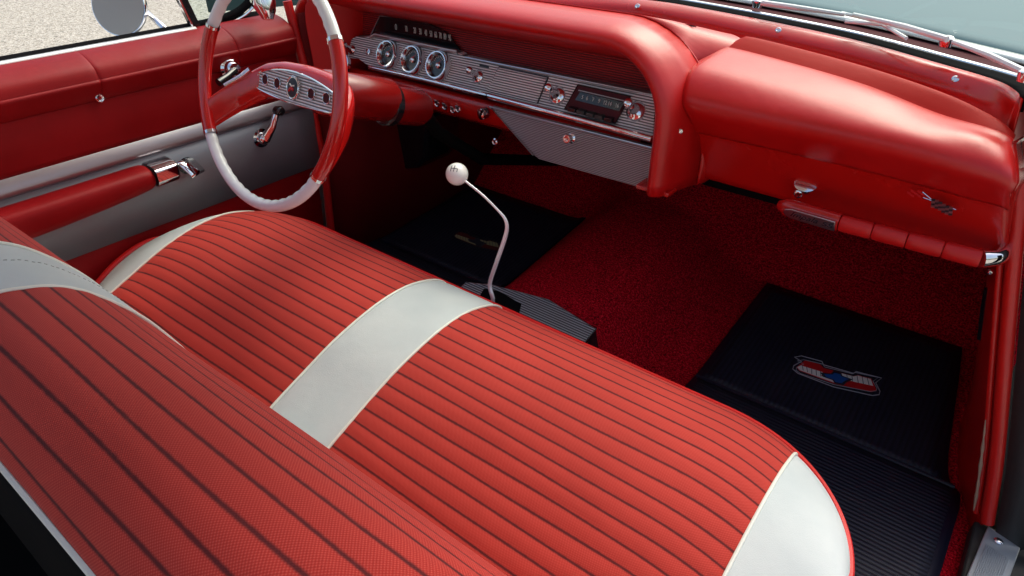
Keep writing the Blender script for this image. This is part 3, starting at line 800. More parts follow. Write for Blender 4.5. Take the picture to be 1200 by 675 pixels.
# ribbed hub panel with four holes and the round emblem
def pd(a): return .0595+.25*a*a
top_ = [(-.128+.0, -.012)]+[(-.118+.236*k/20, -.020-.019*(1-(abs(-.118+.236*k/20)/.118)**2)) for k in range(21)]+[(.128, -.012)]
low_ = [(.137, .008)]+[(.118-.236*k/20, .0135+.006*(1-(abs(.118-.236*k/20)/.118)**2)) for k in range(21)]+[(-.137, .008)]
pan = [WP(a, b, pd(a)) for a, b in top_+low_]
hub = MB().prism(pan, -sn*.004).build('hub_panel', M['silver_ribs'], sw, smooth=False, bevel=.0008)
MB().tube([p+sn*.0006 for p in pan], .0016, 6, closed=True).build('panel_border', M['chrome'], hub)
for a in (-.097, -.054, .054, .097):
    c = WP(a, -.009, pd(a))
    hl = MB().lathe(c, sn, [(.0002, .0095), (.001, .0095), (.0012, 0)], 20, ref=sa, sx=.95).build('hub_hole', M['maroon'], hub)
    MB().lathe(c, sn, [(.0002, .0108), (.0022, .0108), (.0026, .0100), (.0022, .0092), (.0008, .0092)], 22, ref=sa).build('hole_ring', M['chrome'], hl)
c = WP(0, -.010, pd(0))
em = MB().lathe(c, sn, [(.0002, .0195), (.004, .0195), (.0055, .0180), (.0042, .0168), (.0042, 0)], 28, ref=sb, sx=1.15).build('hub_emblem', M['chrome'], hub)
MB().lathe(c+sn*.0044, sn, [(0, .0160), (.001, .0135), (.0016, 0)], 24, ref=sb, sx=1.15).build('emblem_face', M['ink'], em)
MB().tube([c+sn*.0062+sa*-.007+sb*.007, c+sn*.0064, c+sn*.0062+sa*.007+sb*.004], .0026, 6).build('emblem_figure', M['emblem_red'], em)
MB().tube([c+sn*.0062+sa*-.006+sb*-.006, c+sn*.0064+sb*-.003, c+sn*.0062+sa*.008+sb*-.005], .0016, 6).build('emblem_figure', M['emblem_white'], em)
# chrome horn bars on the upper edge of each spoke
for s in (-1, 1):
    MB().tube([WP(s*.148, -.020, .058), WP(s*.162, -.002, .048), WP(s*.180, .022, .026)], .0050, 10, sx=1.2).build('horn_bar', M['chrome'], sw)

col = thing('steering_column', 'red steering column with dark collar running from the wheel into the dashboard', 'steering column', WP(0, 0, .4))
MB().lathe(WP(0, -.008, .095), -sn, [(0, .030), (.02, .042), (.04, .046), (.20, .046), (.205, .044)], 36).build('column_jacket', M['column_shade_red'], col)
MB().lathe(WP(0, 0, .290), -sn, [(0, .043), (.002, .047), (.018, .047), (.020, .042)], 36).build('collar', M['gloss_black'], col)
MB().lathe(WP(0, 0, .31), -sn, [(0, .041), (.085, .041), (.098, .036), (.100, .018), (.1, 0)], 32).build('column_tube', M['column_shade_red'], col)
MB().tube([WP(0, 0, .40), V((-1.12, 1.14, .52)), V((-1.12, 1.30, .40)), V((-1.12, 1.9, .20))], .016, 12).build('steering_shaft', M['black'], col)
0 and MB().tube([WP(.04, -.01, .16), WP(.06, -.03, .16), WP(.10, -.05, .155)], .0045, 10).build('turn_signal_lever', M['chrome'], col)
MB().lathe(pp(403, 75, 1.32), PN, [(0, .028), (.01, .028), (.012, .024), (.004, .022), (.004, 0)], 28).build('ignition_ring', M['chrome'], dash)
# ------------------------------------------------------------------ pedals
def pedal(name, u, v, y, label, w, h_):
    c = at(u, v, 'y', y); t = thing(name, label, 'pedal', c, 'pedals in the dark footwell')
    m = MB(); m.prism([c+V((-w, 0, -h_)), c+V((w, 0, -h_)), c+V((w*1.05, .02, h_)), c+V((-w*1.05, .02, h_))], (0, .014, .004)); m.build('pedal_pad', M['rubber'], t, bevel=.005)
    MB().tube([c+V((0, .015, 0)), c+V((0, .10, .08)), c+V((0, .14, .30))], .007, 8).build('pedal_arm', M['black'], t)
pedal('clutch_pedal', 428, 240, 1.62, 'black rubber clutch pedal, the one nearer the driver door', .038, .032)
pedal('brake_pedal', 492, 248, 1.62, 'black rubber brake pedal in the footwell between clutch and gear knob', .038, .032)
hb = thing('heater_box', 'black box hanging under the dashboard behind the steering column', 'heater box', at(470, 150, 'y', 1.44))
MB().prism([at(446, 136, 'y', 1.40), at(500, 137, 'y', 1.40), at(499, 186, 'y', 1.42), at(488, 198, 'y', 1.42), at(462, 200, 'y', 1.42), at(447, 188, 'y', 1.42)], (0, .16, 0)).build('box_shell', M['gloss_black'], hb, bevel=.012, bseg=3)
MB().tube([at(450, 136, 'y', 1.397), at(447, 150, 'y', 1.398), at(446, 165, 'y', 1.40)], .0015, 6).build('box_trim', M['satin'], hb)

# ------------------------------------------------------------------ bench seat
XL, XR = -1.565, .022
prof = spl([(.34, .862), (.40, .832), (.435, .813), (.507, .785), (.585, .757), (.67, .738), (.735, .733), (.79, .739), (.85, .760), (.882, .788), (.897, .82), (.897, .88), (.885, .96)], 12)
prof = [V((0, p.x, CAMZ-p.y)) for p in prof]
SP, SL = resample(prof, .0270/8)
def endk(x):
    dr = max(0., XR-x); dl = max(0., x-XL); d = min(dr, dl)
    r = .25; drop = 0
    if d < r: drop = .24*(1-math.sqrt(max(0, 1-((r-d)/r)**2)))
    hz = 0
    if d < .15: hz = (.008 if dr < dl else .052)*((.15-d)/.15)**2
    return drop, hz
def S(x, i, up=0):
    p = SP[i]; drop, hz = endk(x)
    y = .34+(p.y-.34)*(.897-drop-.34)/(.897-.34)
    a = SP[max(0, i-1)]; b = SP[min(len(SP)-1, i+1)]; t = (b-a).normalized(); nrm = V((0, -t.z, t.y))
    return V((x, y, p.z-hz))+nrm*up
def wobble(x, v): return .10*math.sin(x*7.1+v*.9)+.05*math.sin(x*17+v*2.1)
def pleat(v): 
    f = abs((v+.5) % 1-.5)*2      # 0 in the seam, 1 on the crest
    return f**.45
seat = thing('front_bench_seat', 'red cloth bench seat with pleated stripes and white vinyl bands', 'bench seat', (CX, .6, 0))
def smooth_obj(o): return o
cushion = MB()
# red vinyl carcass under the panels
xs_ = [XL+(XR-XL)*(.5-.5*math.cos(PI*k/120)) for k in range(121)]
rows = [[S(x, i, -.003) for x in xs_] for i in range(0, len(SP), 2)]
side = []
cush = gridobj('seat_cushion', rows, M['red_vinyl'], seat, solid=.01)
for xe, s in ((XR, 1), (XL, -1)):
    edge = [S(xe, i) for i in range(0, len(SP), 3)]
    rows = []
    for k, (dx, dz) in enumerate([(0, 0), (.006, -.004), (.010, -.012), (.012, -.03), (.011, -.09), (.004, -.20)]):
        rows.append([V((p.x+s*dx*(1 if s > 0 else .35), p.y+dx*1.0, max(.05, p.z+dz))) for p in edge])
    gridobj('side_boxing', rows, M['red_vinyl'], cush, solid=.004)
def panel_strip(x0, x1, nx, name, m, parent, fn, NI, cloth_, up0=.0, per=8, i0=0, i1=None, bulge=.0, easing=0):
    i1 = NI if i1 is None else i1
    rows, uvs = [], []
    for i in range(i0, i1):
        v = i/per; r, q_ = [], []
        for k in range(nx+1):
            x = x0+(x1-x0)*(math.sin(PI/2*k/nx) if easing == 1 else 1-math.cos(PI/2*k/nx) if easing == -1 else k/nx)
            edge = min(1, min(x-x0, x1-x)/.012+.0)
            if cloth_: up = up0+.0020*(pleat(v+wobble(x, v)*.5)-.5)*(.35+.65*edge)+.0012*math.sin(x*9+v*.7)*math.sin(x*3.3+1)
            else:
                e = min(1, min(x-x0, x1-x)/.03); up = up0+bulge*math.sqrt(max(0, 1-(1-e)**2))
            r.append(fn(x, i, up)); q_.append((x, v+(wobble(x, v)*.5 if cloth_ else 0)))
        rows.append(r); uvs.append(q_)
    return gridobj(name, rows, m, parent, uvs=uvs)
NI = len(SP)
nf = NI-54
E = [XL+.006, -1.46, -.87, -.715, -.105, XR-.005]
panel_strip(E[1], E[2], 70, 'cloth_panel', M['cloth'], cush, S, NI, True, .0025, i1=nf)
panel_strip(E[3], E[4], 72, 'cloth_panel', M['cloth'], cush, S, NI, True, .0025, i1=nf)

panel_strip(E[0], E[1], 14, 'white_band', M['white_vinyl'], cush, S, NI, False, .002, i1=nf, bulge=.002)
panel_strip(E[2], E[3], 20, 'white_band', M['white_vinyl'], cush, S, NI, False, .0015, bulge=.003, i1=nf)
panel_strip(E[4], E[5], 30, 'white_band', M['white_vinyl'], cush, S, NI, False, .002, i1=nf, bulge=.0005, easing=1)
for x in E[1:5]:
    MB().tube([S(x, i, .0032) for i in range(0, nf, 2)], .0026, 8).build('piping', M['cream_piping'], cush)
for x in (XL+.001, XR-.0005):
    MB().tube([S(x, i, .0025) for i in range(0, nf+1, 2)], .0065, 8).build('edge_welt', M['red_vinyl'], cush)
# front welt follows the plan curve
MB().tube([S(x, nf, .0035) for x in xs_], .0065, 8).build('front_welt', M['red_vinyl'], cush)
# lower frame
MB().box(XL+.03, XR-.03, .36, .80, .03, .16).build('seat_base', M['black'], cush, bevel=.02)

# backrest
BT = spl([(.046, .412), (.050, .392), (.062, .373), (.080, .360), (.100, .354), (.120, .355), (.142, .361), (.165, .371), (.192, .393), (.226, .437), (.252, .487), (.30, .60), (.345, .71), (.40, .82)], 10)
BT = [V((0, p.x, CAMZ-p.y)) for p in BT]
BS, BL = resample(BT, .0250/8)
def B(x, i, up=0):
    p = BS[i]; a = BS[max(0, i-1)]; b = BS[min(len(BS)-1, i+1)]; t = (b-a).normalized(); nrm = V((0, -t.z, t.y))
    d = min(x+1.56, .02-x); hz = .05*((.12-d)/.12)**2 if d < .12 else 0
    return V((x, p.y, p.z-hz))+nrm*up
NB = len(BS)
XBL, XBR = -1.56, .02
xb = [XBL+(XBR-XBL)*k/60 for k in range(61)]
# shell: panels' carrier plus rear side
rear = [(.047, .418), (.040, .45), (.036, .55), (.05, .72), (.10, .92), (.16, 1.0), (.30, 1.02), (.40, .90)]
rows = [[B(x, i, -.004) for x in xb] for i in range(0, NB, 2)]
back = gridobj('backrest', rows, M['red_vinyl'], seat, solid=.004)
gridobj('seat_back_shell', [[V((x, y, CAMZ-h)) for x in xb] for y, h in rear], M['black'], back, solid=.003)
for xe in (XBL, XBR):
    pts = [B(xe, i) for i in range(0, NB, 4)]+[V((xe, y, CAMZ-h)) for y, h in reversed(rear)]
    MB().add(pts, [tuple(range(len(pts)))]).build('backrest_end', M['red_vinyl'], back, smooth=False, solid=.004)
EB = [-1.46, -.87, -.72, -.172]
panel_strip(EB[0], EB[1], 56, 'cloth_panel', M['cloth'], back, B, NB, True, .002, i0=0)
panel_strip(EB[2], EB[3], 56, 'cloth_panel', M['cloth'], back, B, NB, True, .002, i0=0)
panel_strip(XBL+.004, EB[0], 8, 'white_band', M['white_vinyl'], back, B, NB, False, .0015)
panel_strip(EB[1], EB[2], 18, 'white_band', M['white_vinyl'], back, B, NB, False, .0015, bulge=.003)
panel_strip(EB[3], XBR-.004, 12, 'white_band', M['white_vinyl'], back, B, NB, False, .0015, bulge=.003)
for x in EB:
    MB().tube([B(x, i, .003) for i in range(0, NB, 2)], .0022, 8).build('piping', M['cream_piping'], back)
MB().tube([V((x, .0445, CAMZ-.414)) for x in xb], .0036, 8).build('piping', M['cream_piping'], back)
st = MB()
k = 0
for i in range(8, NB-6):
    x = -.80+.001*math.sin(i)
    if i % 2 == 0: st.tube([B(x, i, .0048), B(x, i+1, .0048)], .0004, 5)
st.build('stitch_line', M['thread'], back)

# ------------------------------------------------------------------ floor console and gear lever
zc = .193
con = thing('floor_console', 'black ribbed console plate with a shifter slot on the transmission tunnel', 'console', (CX, 1.0, zc-.04))
cp = [at(577, 334, 'z', zc), at(642.5, 351, 'z', zc), at(698.5, 385.5, 'z', zc), at(680, 407, 'z', zc)]
cm = [V((2*(-.785)-p.x-.03, p.y, p.z)) for p in cp]
f0, f1, f2, f3 = cp
ring_ = [f0, f1, f2, f3, V((f3.x-.02, f3.y-.10, zc)), V((f0.x-.03, f3.y-.10, zc)), V((f0.x-.06, f0.y-.03, zc))]
plate = MB().prism(ring_, (0, 0, -.004)).build('console_plate', M['plate_ribs'], con, smooth=False, bevel=.0012)
cc = sum(ring_, V())/len(ring_)
low_ring = [V((cc.x+(p.x-cc.x)*1.10, cc.y+(p.y-cc.y)*1.10, .10)) for p in ring_]
MB().grid([[p+V((0, 0, -.004)) for p in ring_], low_ring], closed=True).build('console_skirt', M['gloss_black'], con, smooth=False)
MB().tube([p+V((0, 0, -.001)) for p in ring_], .0018, 6, closed=True).build('plate_edge', M['satin'], con)
sl = [at(567, 338, 'z', zc+.003), at(585, 341, 'z', zc+.003), at(611, 356, 'z', zc+.003), at(608, 368, 'z', zc+.003), at(585, 372, 'z', zc+.003), at(560, 350, 'z', zc+.003)]
MB().prism(sl, (0, 0, -.002)).build('shifter_slot', M['rubber'], con, bevel=.006, bseg=3)

kn = V((-.865, .926, .548))
gp = [at(577, 362, 'z', zc-.01), at(577.5, 350, 'y', .945), at(574, 333, 'y', .945), at(581, 310, 'y', .945), at(590, 284, 'y', .945), at(594, 268, 'y', .945), at(592, 257, 'y', .943), at(584, 247, 'y', .94), at(566, 229, 'y', .935), at(545, 212, 'y', .928)]
MB().lathe(gp[0]+V((0, 0, -.004)), (0, 0, 1), [(0, .034), (.006, .032), (.009, .024), (.013, .026), (.017, .019), (.021, .020), (.026, .012), (.034, .009)], 28, sx=1.2).build('shifter_boot', M['rubber'], con)
gl_ = thing('gear_lever', 'bent chrome gear lever with a round ivory knob rising from the console', 'gear lever', gp[0])
gp = curve(gp, 5)
MB().tube(gp, [.0047-.0022*min(1, max(0, (k/len(gp)-.45)*3.2)) for k in range(len(gp))], 14).build('lever_rod', M['bright_rod'], gl_)
KN = at(535.5, 204, 'y', .926)
kb = MB()
rk = .0228
kax = (gp[-1]-gp[-4]).normalized()
kb.lathe(KN-kax*rk, kax, [(0, .006)]+[(rk-rk*math.cos(PI*k/20), rk*math.sin(PI*k/20)) for k in range(2, 20)]+[(2*rk, 0)], 32)
kobj = kb.build('knob', M['ivory'], gl_, ang=180)
# shift pattern on the ball, as raised ink lines
tn = (CAM-KN).normalized(); tn = (tn+V((-.35, .0, .55))).normalized()
tx = tn.cross(V((0, 0, 1))).normalized()*-1; ty = tn.cross(tx); 
if ty.z < 0: ty = -ty
def KP(a, b): return KN+(tn*rk+tx*a+ty*b).normalized()*(rk+.0002)
sm = MB()
for a in (-.007, .0, .007): sm.tube([KP(a, -.007), KP(a, 0), KP(a, .007)] if a < .006 else [KP(a, -.007), KP(a, 0)], .0007, 5)
sm.tube([KP(-.007, 0), KP(0, 0), KP(.007, 0)], .0007, 5)
sm.build('shift_pattern', M['ink'], kobj)

# ------------------------------------------------------------------ floor mats
def floor_mat(name, label, dx, flip, loc, shade=1):
    root = thing(name, label, 'floor mat', loc, 'rubber floor mats')
    L = [(.86, -.432), (1.24, -.432), (1.30, -.430), (1.40, -.430), (1.60, -.428), (1.735, -.425)]
    Rg = [(.86, .150), (1.24, .155), (1.275, .150), (1.30, .125), (1.36, .112), (1.60, .085), (1.735, .068)]
    def X(t, y):
        a = lin(L, y); b = lin(Rg, y); x = a+(b-a)*t
        if flip: x = 2*(-.735)-x
        return x+dx
    def surf_(y0, y1, t0, t1, n, m_, dz, nm, par):
        rows = [[V((X(t0+(t1-t0)*k/20, y0+(y1-y0)*j/n), y0+(y1-y0)*j/n, floor_zm(X(t0+(t1-t0)*k/20, y0+(y1-y0)*j/n), y0+(y1-y0)*j/n)+dz)) for k in range(21)] for j in range(n+1)]
        o = gridobj(nm, rows, m_, par, solid=.004, off=1 if flip else -1); return o
    def floor_zm(x, y):
        return floor_z(x, y)+.006
    yb2 = 1.285
    base_ = surf_(.86, 1.735, 0, 1, 40, M['mat_plain'], .003, 'mat_border', root)
    surf_(.87, yb2-.006, .03, .97, 20, M['mat_ribs_x'], .0055, 'heel_section', root)
    surf_(yb2+.008, 1.715, .03, .97, 20, M['mat_ribs_y'], .0055, 'toe_section', root)
    MB().tube([V((X(.005+.99*k/10, yb2), yb2, floor_zm(X(.005+.99*k/10, yb2), yb2)+.005)) for k in range(11)], .0045, 8).build('mat_ridge', M['mat_plain'], root)
    return root, X, floor_zm
fm, FX, FZ = floor_mat('rubber_floor_mat', 'navy black ribbed rubber mat with a red, white and blue crest on the passenger floor', 0, False, (-.14, 1.3, .01))
dm, DX, DZ = floor_mat('rubber_floor_mat', 'black rubber mat with a faint crest in the dark driver footwell', 0, True, (-1.33, 1.3, .01))

def crest(parent, P, dim=False):
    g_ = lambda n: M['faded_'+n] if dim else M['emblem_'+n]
    """P(u, v) maps photo-like crest coordinates to a point on the mat"""
    def T(L): return [P(a, b) for a, b in L]
    out = [(931, 419), (939, 417.5), (963, 424), (965, 428), (1000, 438), (1003, 436), (1033, 443.5), (1026, 449), (1031, 459), (1030, 463), (1022, 464), (977, 454), (935, 438), (929, 433), (930, 429), (939, 424)]
    up_ = V((0, 0, 1))
    fld = MB().prism([p+up_*.0010 for p in T([(943, 423), (961, 427.5), (965, 432), (1000, 441.5), (1005, 440), (1021, 444.5), (1027, 458), (1021, 460), (977, 450), (937, 435), (933, 431)])], up_*.0006).build('crest', g_('red'), parent, smooth=False)
    MB().prism([p+up_*.0018 for p in T([(934, 431), (938, 429), (964, 437), (962, 441.5), (975, 446), (977, 449), (937, 434.5)])], up_*.0004).build('crest_white', g_('white'), fld, smooth=False)
    MB().prism([p+up_*.0018 for p in T([(981, 437), (1000, 442), (1005, 441), (1020, 445), (1023, 453), (1000, 448), (988, 444)])], up_*.0004).build('crest_white', g_('white'), fld, smooth=False)
    ln = MB()
    for a, b, c2, d2 in [(940, 429.5, 941, 435), (945, 431, 946, 437), (951, 433, 951, 439), (956, 434.5, 956.5, 441), (961, 436, 961.5, 442), (1004, 441, 1005.5, 449.5), (1010, 442.5, 1011.5, 451), (1016, 444, 1018, 452), (998, 441.5, 999, 448), (992, 440, 993, 446)]:
        ln.tube([P(a, b)+up_*.0024, P(c2, d2)+up_*.0024], .0007, 4)
    ln.build('crest_lines', M['ink'], fld)
    bow = [(963, 439), (974, 440), (977, 437.5), (985, 439.5), (986, 442), (997, 445.5), (990, 448.5), (987, 451), (978, 449), (976, 446), (966, 443)]
    cxm = 980; cym = 444.5
    MB().prism([p+up_*.0022 for p in T([(cxm+(a-cxm)*1.12, cym+(b-cym)*1.25) for a, b in bow])], up_*.0006).build('bow_tie_edge', M['ink'], fld, smooth=False)
    MB().prism([p+up_*.0030 for p in T([(cxm+(a-cxm)*.85, cym+(b-cym)*.9) for a, b in bow])], up_*.0006).build('bow_tie', g_('blue'), fld, smooth=False)
    MB().tube([p+up_*.0012 for p in T(out)], .0011, 6, closed=True).build('crest_outline', g_('grey'), fld)
    cx0, cy0 = 980, 441
    MB().tube([p+up_*.0016 for p in T([(cx0+(a-cx0)*.93, cy0+(b-cy0)*.80) for a, b in out])], .0007, 6, closed=True).build('crest_inner_line', g_('grey'), fld)
def P1(u, v):
    p = at_floor(u, v, .012); return V((p.x, p.y, FZ(p.x, p.y)+.0062))
def P2(u, v):
    p = at_floor(560+(u-981)*.58, 283+(v-441)*.62, .012); return V((p.x, p.y, DZ(p.x, p.y)+.0062))
crest(fm, P1)
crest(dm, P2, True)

# ------------------------------------------------------------------ driver door
XD = -1.60
door = thing('driver_door', 'dark red vinyl driver door with silver lower panel, armrest and window crank', 'car door', (XD, .5, .3))
def dz(u, v, x=XD): return at(u, v, 'x', x).z
zt0 = .5*(dz(0, 78, XD-.066)+dz(215, 32, XD-.066))-.0165; zcr = .5*(dz(0, 147)+dz(233, 83)); zs1 = .5*(dz(0, 210)+dz(233, 143)); zs2 = dz(117, 193, XD+.022); zp = .5*(dz(220, 248)+dz(370, 193))
Y0, Y1 = -.9, 1.10
def dgrid(name, secp, m, y0=Y0, y1=Y1, parent=None, n=30, **k):
    rows = [[V((x, y0+(y1-y0)*j/n, z)) for j in range(n+1)] for x, z in secp]
    return gridobj(name, rows, m, parent or door, solid=.004, off=k.get('off', -1))
def padsec():
    return [(XD-.075, zt0+.012), (XD-.05, zt0+.012), (XD-.02, zt0+.004), (XD+.008, zt0-.012), (XD+.018, zt0-.035), (XD+.020, (zt0+zcr)/2), (XD+.012, zcr+.012), (XD+.006, zcr)]
ps = [(p.x, p.y) for p in spl(padsec(), 5)]
ys_seam = [Y0, at(103, 65, 'x', XD).y, at(268, 30, 'x', XD).y, Y1+.0]
for a, b in zip(ys_seam, ys_seam[1:]):
    rows = []
    for x, z in ps:
        r = []
        for j in range(25):
            t = .5-.5*math.cos(PI*j/24); t = t*.25+.75*(.5-.5*math.cos(PI*t)); y = a+(b-a)*t; e = min(y-a, b-y)/.005; dxx = -.0035*(1-min(1, e))**2
            r.append(V((x+dxx, y+ (0.0), z)))
        rows.append(r)
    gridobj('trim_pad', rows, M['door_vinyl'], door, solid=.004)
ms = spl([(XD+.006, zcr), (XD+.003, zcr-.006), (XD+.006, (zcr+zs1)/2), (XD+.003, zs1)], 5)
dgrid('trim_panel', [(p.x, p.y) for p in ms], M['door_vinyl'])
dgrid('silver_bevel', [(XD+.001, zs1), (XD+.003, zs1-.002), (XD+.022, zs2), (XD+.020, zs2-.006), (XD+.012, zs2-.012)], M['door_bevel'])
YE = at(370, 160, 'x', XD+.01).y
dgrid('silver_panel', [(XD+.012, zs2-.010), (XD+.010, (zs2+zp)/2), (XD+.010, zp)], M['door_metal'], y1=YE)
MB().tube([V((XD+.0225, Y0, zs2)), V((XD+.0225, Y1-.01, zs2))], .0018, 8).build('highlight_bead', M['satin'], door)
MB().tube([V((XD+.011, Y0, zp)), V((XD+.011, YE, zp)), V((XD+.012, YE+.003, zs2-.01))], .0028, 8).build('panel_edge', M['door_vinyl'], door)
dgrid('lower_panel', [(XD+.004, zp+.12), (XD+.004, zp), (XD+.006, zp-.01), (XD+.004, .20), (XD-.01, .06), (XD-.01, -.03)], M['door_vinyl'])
dgrid('door_outer_skin', [(XD-.15, zt0+.0), (XD-.175, zt0-.05), (XD-.18, .3), (XD-.17, -.05)], M['car_white'], off=1)
# window ledge: white moulding, black sweep, outer ledge
dgrid('ledge_molding', [(XD-.078, zt0+.012), (XD-.072, zt0+.016), (XD-.060, zt0+.0165), (XD-.054, zt0+.0135)], M['car_white'], y1=at(226, 31, 'x', XD-.07).y+.0)
dgrid('window_sweep', [(XD-.108, zt0+.0), (XD-.104, zt0+.018), (XD-.094, zt0+.012), (XD-.089, zt0+.018), (XD-.079, zt0+.008)], M['rubber'])
dgrid('outer_ledge', [(XD-.109, zt0-.005), (XD-.112, zt0+.014), (XD-.13, zt0+.012), (XD-.152, zt0-.002)], M['car_white'])
sb_ = at(117, 115, 'x', XD+.014)
sbt = MB().lathe(sb_, (1, 0, .1), [(-.008, .0095), (.002, .0092), (.004, .007), (.0035, .0045), (.001, .004), (.001, 0)], 20).build('lock_button', M['chrome'], door)
# armrest
za = at(185, 203, 'x', XD+.07).z; ya = at(185, 203, 'x', XD+.07).y; zb = at(185.6, 225, 'x', XD+.07).z
rows = []
yy_ = [ya-.85, ya-.6, ya-.42, ya-.34, ya-.25, ya-.12, ya-.03, ya]
wd = [.05, .058, .064, .070, .072, .072, .071, .070]
dp = [.05, .058, .064, .068, .066, .058, .050, .045]
for y, w_, d_ in zip(yy_, wd, dp):
    zc_ = za+.010
    rows.append([V((XD+.004, y, zc_+.006)), V((XD+w_*.5, y, zc_+.004)), V((XD+w_*.88, y, zc_-.001)), V((XD+w_, y, zc_-.012)), V((XD+w_, y, zc_-d_*.7)), V((XD+w_*.9, y, zc_-d_)), V((XD+w_*.45, y, zc_-d_-.004)), V((XD+.004, y, zc_-d_-.002))])
mb = MB().grid(rows, closed=True); mb.f.append(tuple(range(len(mb.v)-8, len(mb.v))))
arm = mb.build('armrest', M['door_vinyl'], door, sub=2)
for p in (arm,): 
    bv = None
rows2 = []
for y, k in [(ya-.004, 1.03), (ya+.012, 1.03), (ya+.045, 1.0), (ya+.052, .96)]:
    zc_ = za+.010; w_ = .070*k; d_ = .045
    rows2.append([V((XD+.006, y, zc_+.004)), V((XD+w_*.85, y, zc_+.001)), V((XD+w_, y, zc_-.006)), V((XD+w_, y, zc_-d_*.7)), V((XD+w_*.85, y, zc_-d_)), V((XD+.006, y, zc_-d_))])
mb = MB().grid(rows2, closed=True); mb.f.append(tuple(range(len(mb.v)-6, len(mb.v))))
MB_cap = mb.build('armrest_cap', M['chrome'], arm, bevel=.002)
# inner handle
hx = XD+.05
h0, h1, h2, h3 = at(206, 191, 'x', hx), at(226, 186, 'x', hx-.02), at(238, 198, 'x', hx), at(223, 206, 'x', hx+.02)
hm = MB().grid([[h0, h0.lerp(h1, .5)+V((0, 0, .004)), h1], [h0.lerp(h3, .3), h0.lerp(h2, .4)+V((0, 0, .000)), h1.lerp(h2, .3)], [h3, h3.lerp(h2, .5), h2], [h3+V((.002, 0, -.006)), h3.lerp(h2, .5)+V((0, 0, -.006)), h2+V((0, 0, -.006))]])
hn = hm.build('door_handle', M['chrome'], door, solid=.003)
MB().lathe(at(218, 196, 'x', XD+.01)+V((0, .0, .006)), (1, 0, 0), [(0, .022), (.006, .02), (.010, .012), (.03, .010), (.035, 0)], 22).build('handle_escutcheon', M['gloss_black'], hn)
# window crank
cr = at(310.5, 163, 'x', XD+.03)
ck = MB().lathe(cr+V((-.02, 0, 0)), (1, 0, 0), [(0, .026), (.006, .025), (.008, .016), (.016, .016), (.022, .014), (.026, .009), (.027, 0)], 28).build('window_crank', M['chrome'], door)
ce = at(324, 130, 'x', XD+.055)
MB().tube([cr, cr.lerp(ce, .5)+V((.010, 0, 0)), ce], [.0115, .0075, .0065], 12, sx=.7, sy=1.2).build('crank_arm', M['chrome'], ck)
MB().lathe(ce+V((-.006, 0, 0)), (1, .1, .1), [(0, .009), (.006, .012), (.022, .013), (.028, .009), (.03, 0)], 20).build('crank_knob', M['gloss_black'], ck)
# vent window crank
vc = at(275, 82, 'x', XD+.035)
vk = MB().lathe(vc+V((-.02, 0, 0)), (1, 0, .1), [(0, .027), (.004, .027), (.008, .020), (.018, .019), (.024, .014), (.026, 0)], 28).build('vent_crank', M['chrome'], door)
MB().tube([vc, at(266, 90, 'x', XD+.05), at(256, 97, 'x', XD+.055)], [.009, .008, .010], 10).build('crank_arm', M['gloss_black'], vk)
# vent window
xv = XD-.09
d0, d1 = at(227, 33, 'x', xv), at(206, -10, 'x', xv)
vw = MB().prism([d0+V((0, -.010, 0)), d0+V((0, .012, 0)), d1+V((0, .012, 0)), d1+V((0, -.010, 0))], (.016, 0, 0)).build('vent_window_frame', M['gloss_black'], door, smooth=False, bevel=.001)
MB().tube([d0+V((.018, -.009, 0)), d1+V((.018, -.009, 0))], .003, 8).build('frame_trim', M['chrome'], vw)
fr = curve([at(229, 30, 'x', xv), at(250, 25, 'x', xv), at(275, 16, 'x', xv), at(291, 3, 'x', xv), at(297, -12, 'x', xv)], 6)
MB().tube(fr, .010, 10).build('vent_seal', M['rubber'], vw)
MB().tube([p+V((.012, .004, -.010)) for p in fr], .0035, 8).build('vent_trim', M['chrome'], vw)
gpts = [d0+V((.006, .01, 0)), d1+V((.006, .01, 0))]+[p+V((.006, 0, 0)) for p in reversed(fr)]
MB().add(gpts, [tuple(range(len(gpts)))]).build('vent_glass', M['tinted_glass'], vw, smooth=False)
# side mirror
mc = at(139.5, 7, 'x', -1.83)
md = (V((.50, -.85, .30))).normalized()
mr = .0705
mir = MB().lathe(mc, -md, [(-.004, mr*.985), (-.001, mr), (.004, mr), (.014, mr*.93), (.028, mr*.6), (.034, 0)], 48).build('side_mirror', M['chrome'], door)
M['mirror_glass'] = mat('mirror_glass', (.34, .33, .31), .5, 0., spec=.3)
MB().lathe(mc+md*.0048, md, [(0, mr*.955), (.0008, mr*.95), (.001, 0)], 48).build('mirror_glass', M['mirror_glass'], mir)
m1 = at(166, 9, 'x', -1.815); m2 = at(192, 33, 'x', -1.735)
MB().tube([mc-md*.02, m1-md*.01, m1.lerp(m2, .3), m2, m2+V((.006, .0, -.03))], [.006, .007, .0065, .008, .012], 12).build('mirror_arm', M['chrome'], mir)
# driver side pillar, kick panel and windlace
MB().tube([V((XD-.02, 1.12, .77)), V((XD+.0, 1.125, .6)), V((XD+.01, 1.13, .3)), V((XD+.0, 1.12, .03))], .012, 12).build('windlace', M['red_vinyl'], body)
MB().grid([[V((XD+.0+dx_, y, z)) for y, dx_ in ((1.13, .0), (1.3, .03), (1.6, .05), (2.12, .06))] for z in (-.02, .3, .55, .74)]).build('kick_panel', M['kick_shade_red'], body, solid=.004)
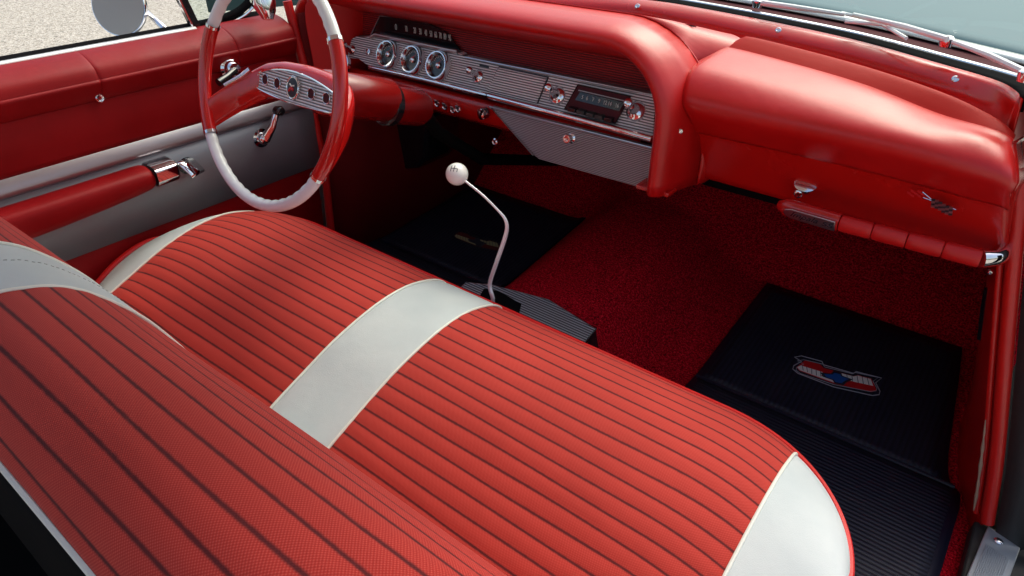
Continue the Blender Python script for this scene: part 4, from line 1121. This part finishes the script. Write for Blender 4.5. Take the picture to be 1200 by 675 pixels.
# dash end on the driver side, curving up to the pillar
MB().grid([[V((XD+.01, 1.135, .78)), V((XD+.05, 1.19, .80)), V((-1.50, 1.26, zt-.002)), V((-1.46, 1.34, zt))], [V((XD+.015, 1.14, .66)), V((XD+.06, 1.20, .68)), V((-1.535, 1.27, .69)), V((-1.52, 1.36, .69))], [V((XD+.02, 1.14, .48)), V((XD+.06, 1.21, .48)), V((-1.535, 1.28, .48)), V((-1.52, 1.37, .48))]]).build('dash_end', M['red_vinyl'], dash, sub=2, solid=.003)
MB().tube([at(304, -14, 'x', -1.58), at(309, 4, 'x', -1.57), at(313, 14, 'x', -1.56), at(314, 23, 'x', -1.555)], [.026, .024, .018, .010], 16, sx=1.25).build('pillar_cap', M['chrome'], body)
# rear quarter of the open cabin, behind the camera
MB().box(-1.78, -1.60, -1.6, -.9, -.05, .78).build('quarter_panel', M['door_vinyl'], body, bevel=.02)

# ------------------------------------------------------------------ camera, light
cd = bpy.data.cameras.new('camera'); co = bpy.data.objects.new('camera', cd); COL.objects.link(co)
co.location = CAM
co.rotation_euler = (PI/2-PITCH, 0, YAW)
cd.sensor_width = 36; cd.lens = FPX/1200*36; cd.clip_start = .02; cd.clip_end = 500
scn.camera = co
w = bpy.data.worlds.new('World'); scn.world = w; w.use_nodes = True; nt = w.node_tree
sky = nt.nodes.new('ShaderNodeTexSky'); sky.sky_type = 'NISHITA'; sky.sun_disc = False
SE, SR = math.radians(54), math.radians(5)
sky.sun_elevation = SE; sky.sun_rotation = SR; sky.air_density = 1.2; sky.dust_density = 6; sky.ozone_density = .6
bg = nt.nodes['Background']; nt.links.new(sky.outputs[0], bg.inputs[0]); bg.inputs[1].default_value = .15
sd = bpy.data.lights.new('sun', 'SUN'); so = bpy.data.objects.new('sun', sd); COL.objects.link(so)
sd.energy = 1.35; sd.angle = math.radians(45); sd.color = (1, .96, .9)
# sky sun_rotation is measured clockwise from +Y
sdir = V((math.sin(SR)*math.cos(SE), math.cos(SR)*math.cos(SE), math.sin(SE)))
so.rotation_euler = sdir.to_track_quat('Z', 'Y').to_euler()
scn.view_settings.view_transform = 'Standard'; scn.view_settings.look = 'None'; scn.view_settings.gamma = 1
scn.view_settings.exposure = .68
scn.cycles.max_bounces = 8; scn.cycles.transparent_max_bounces = 12
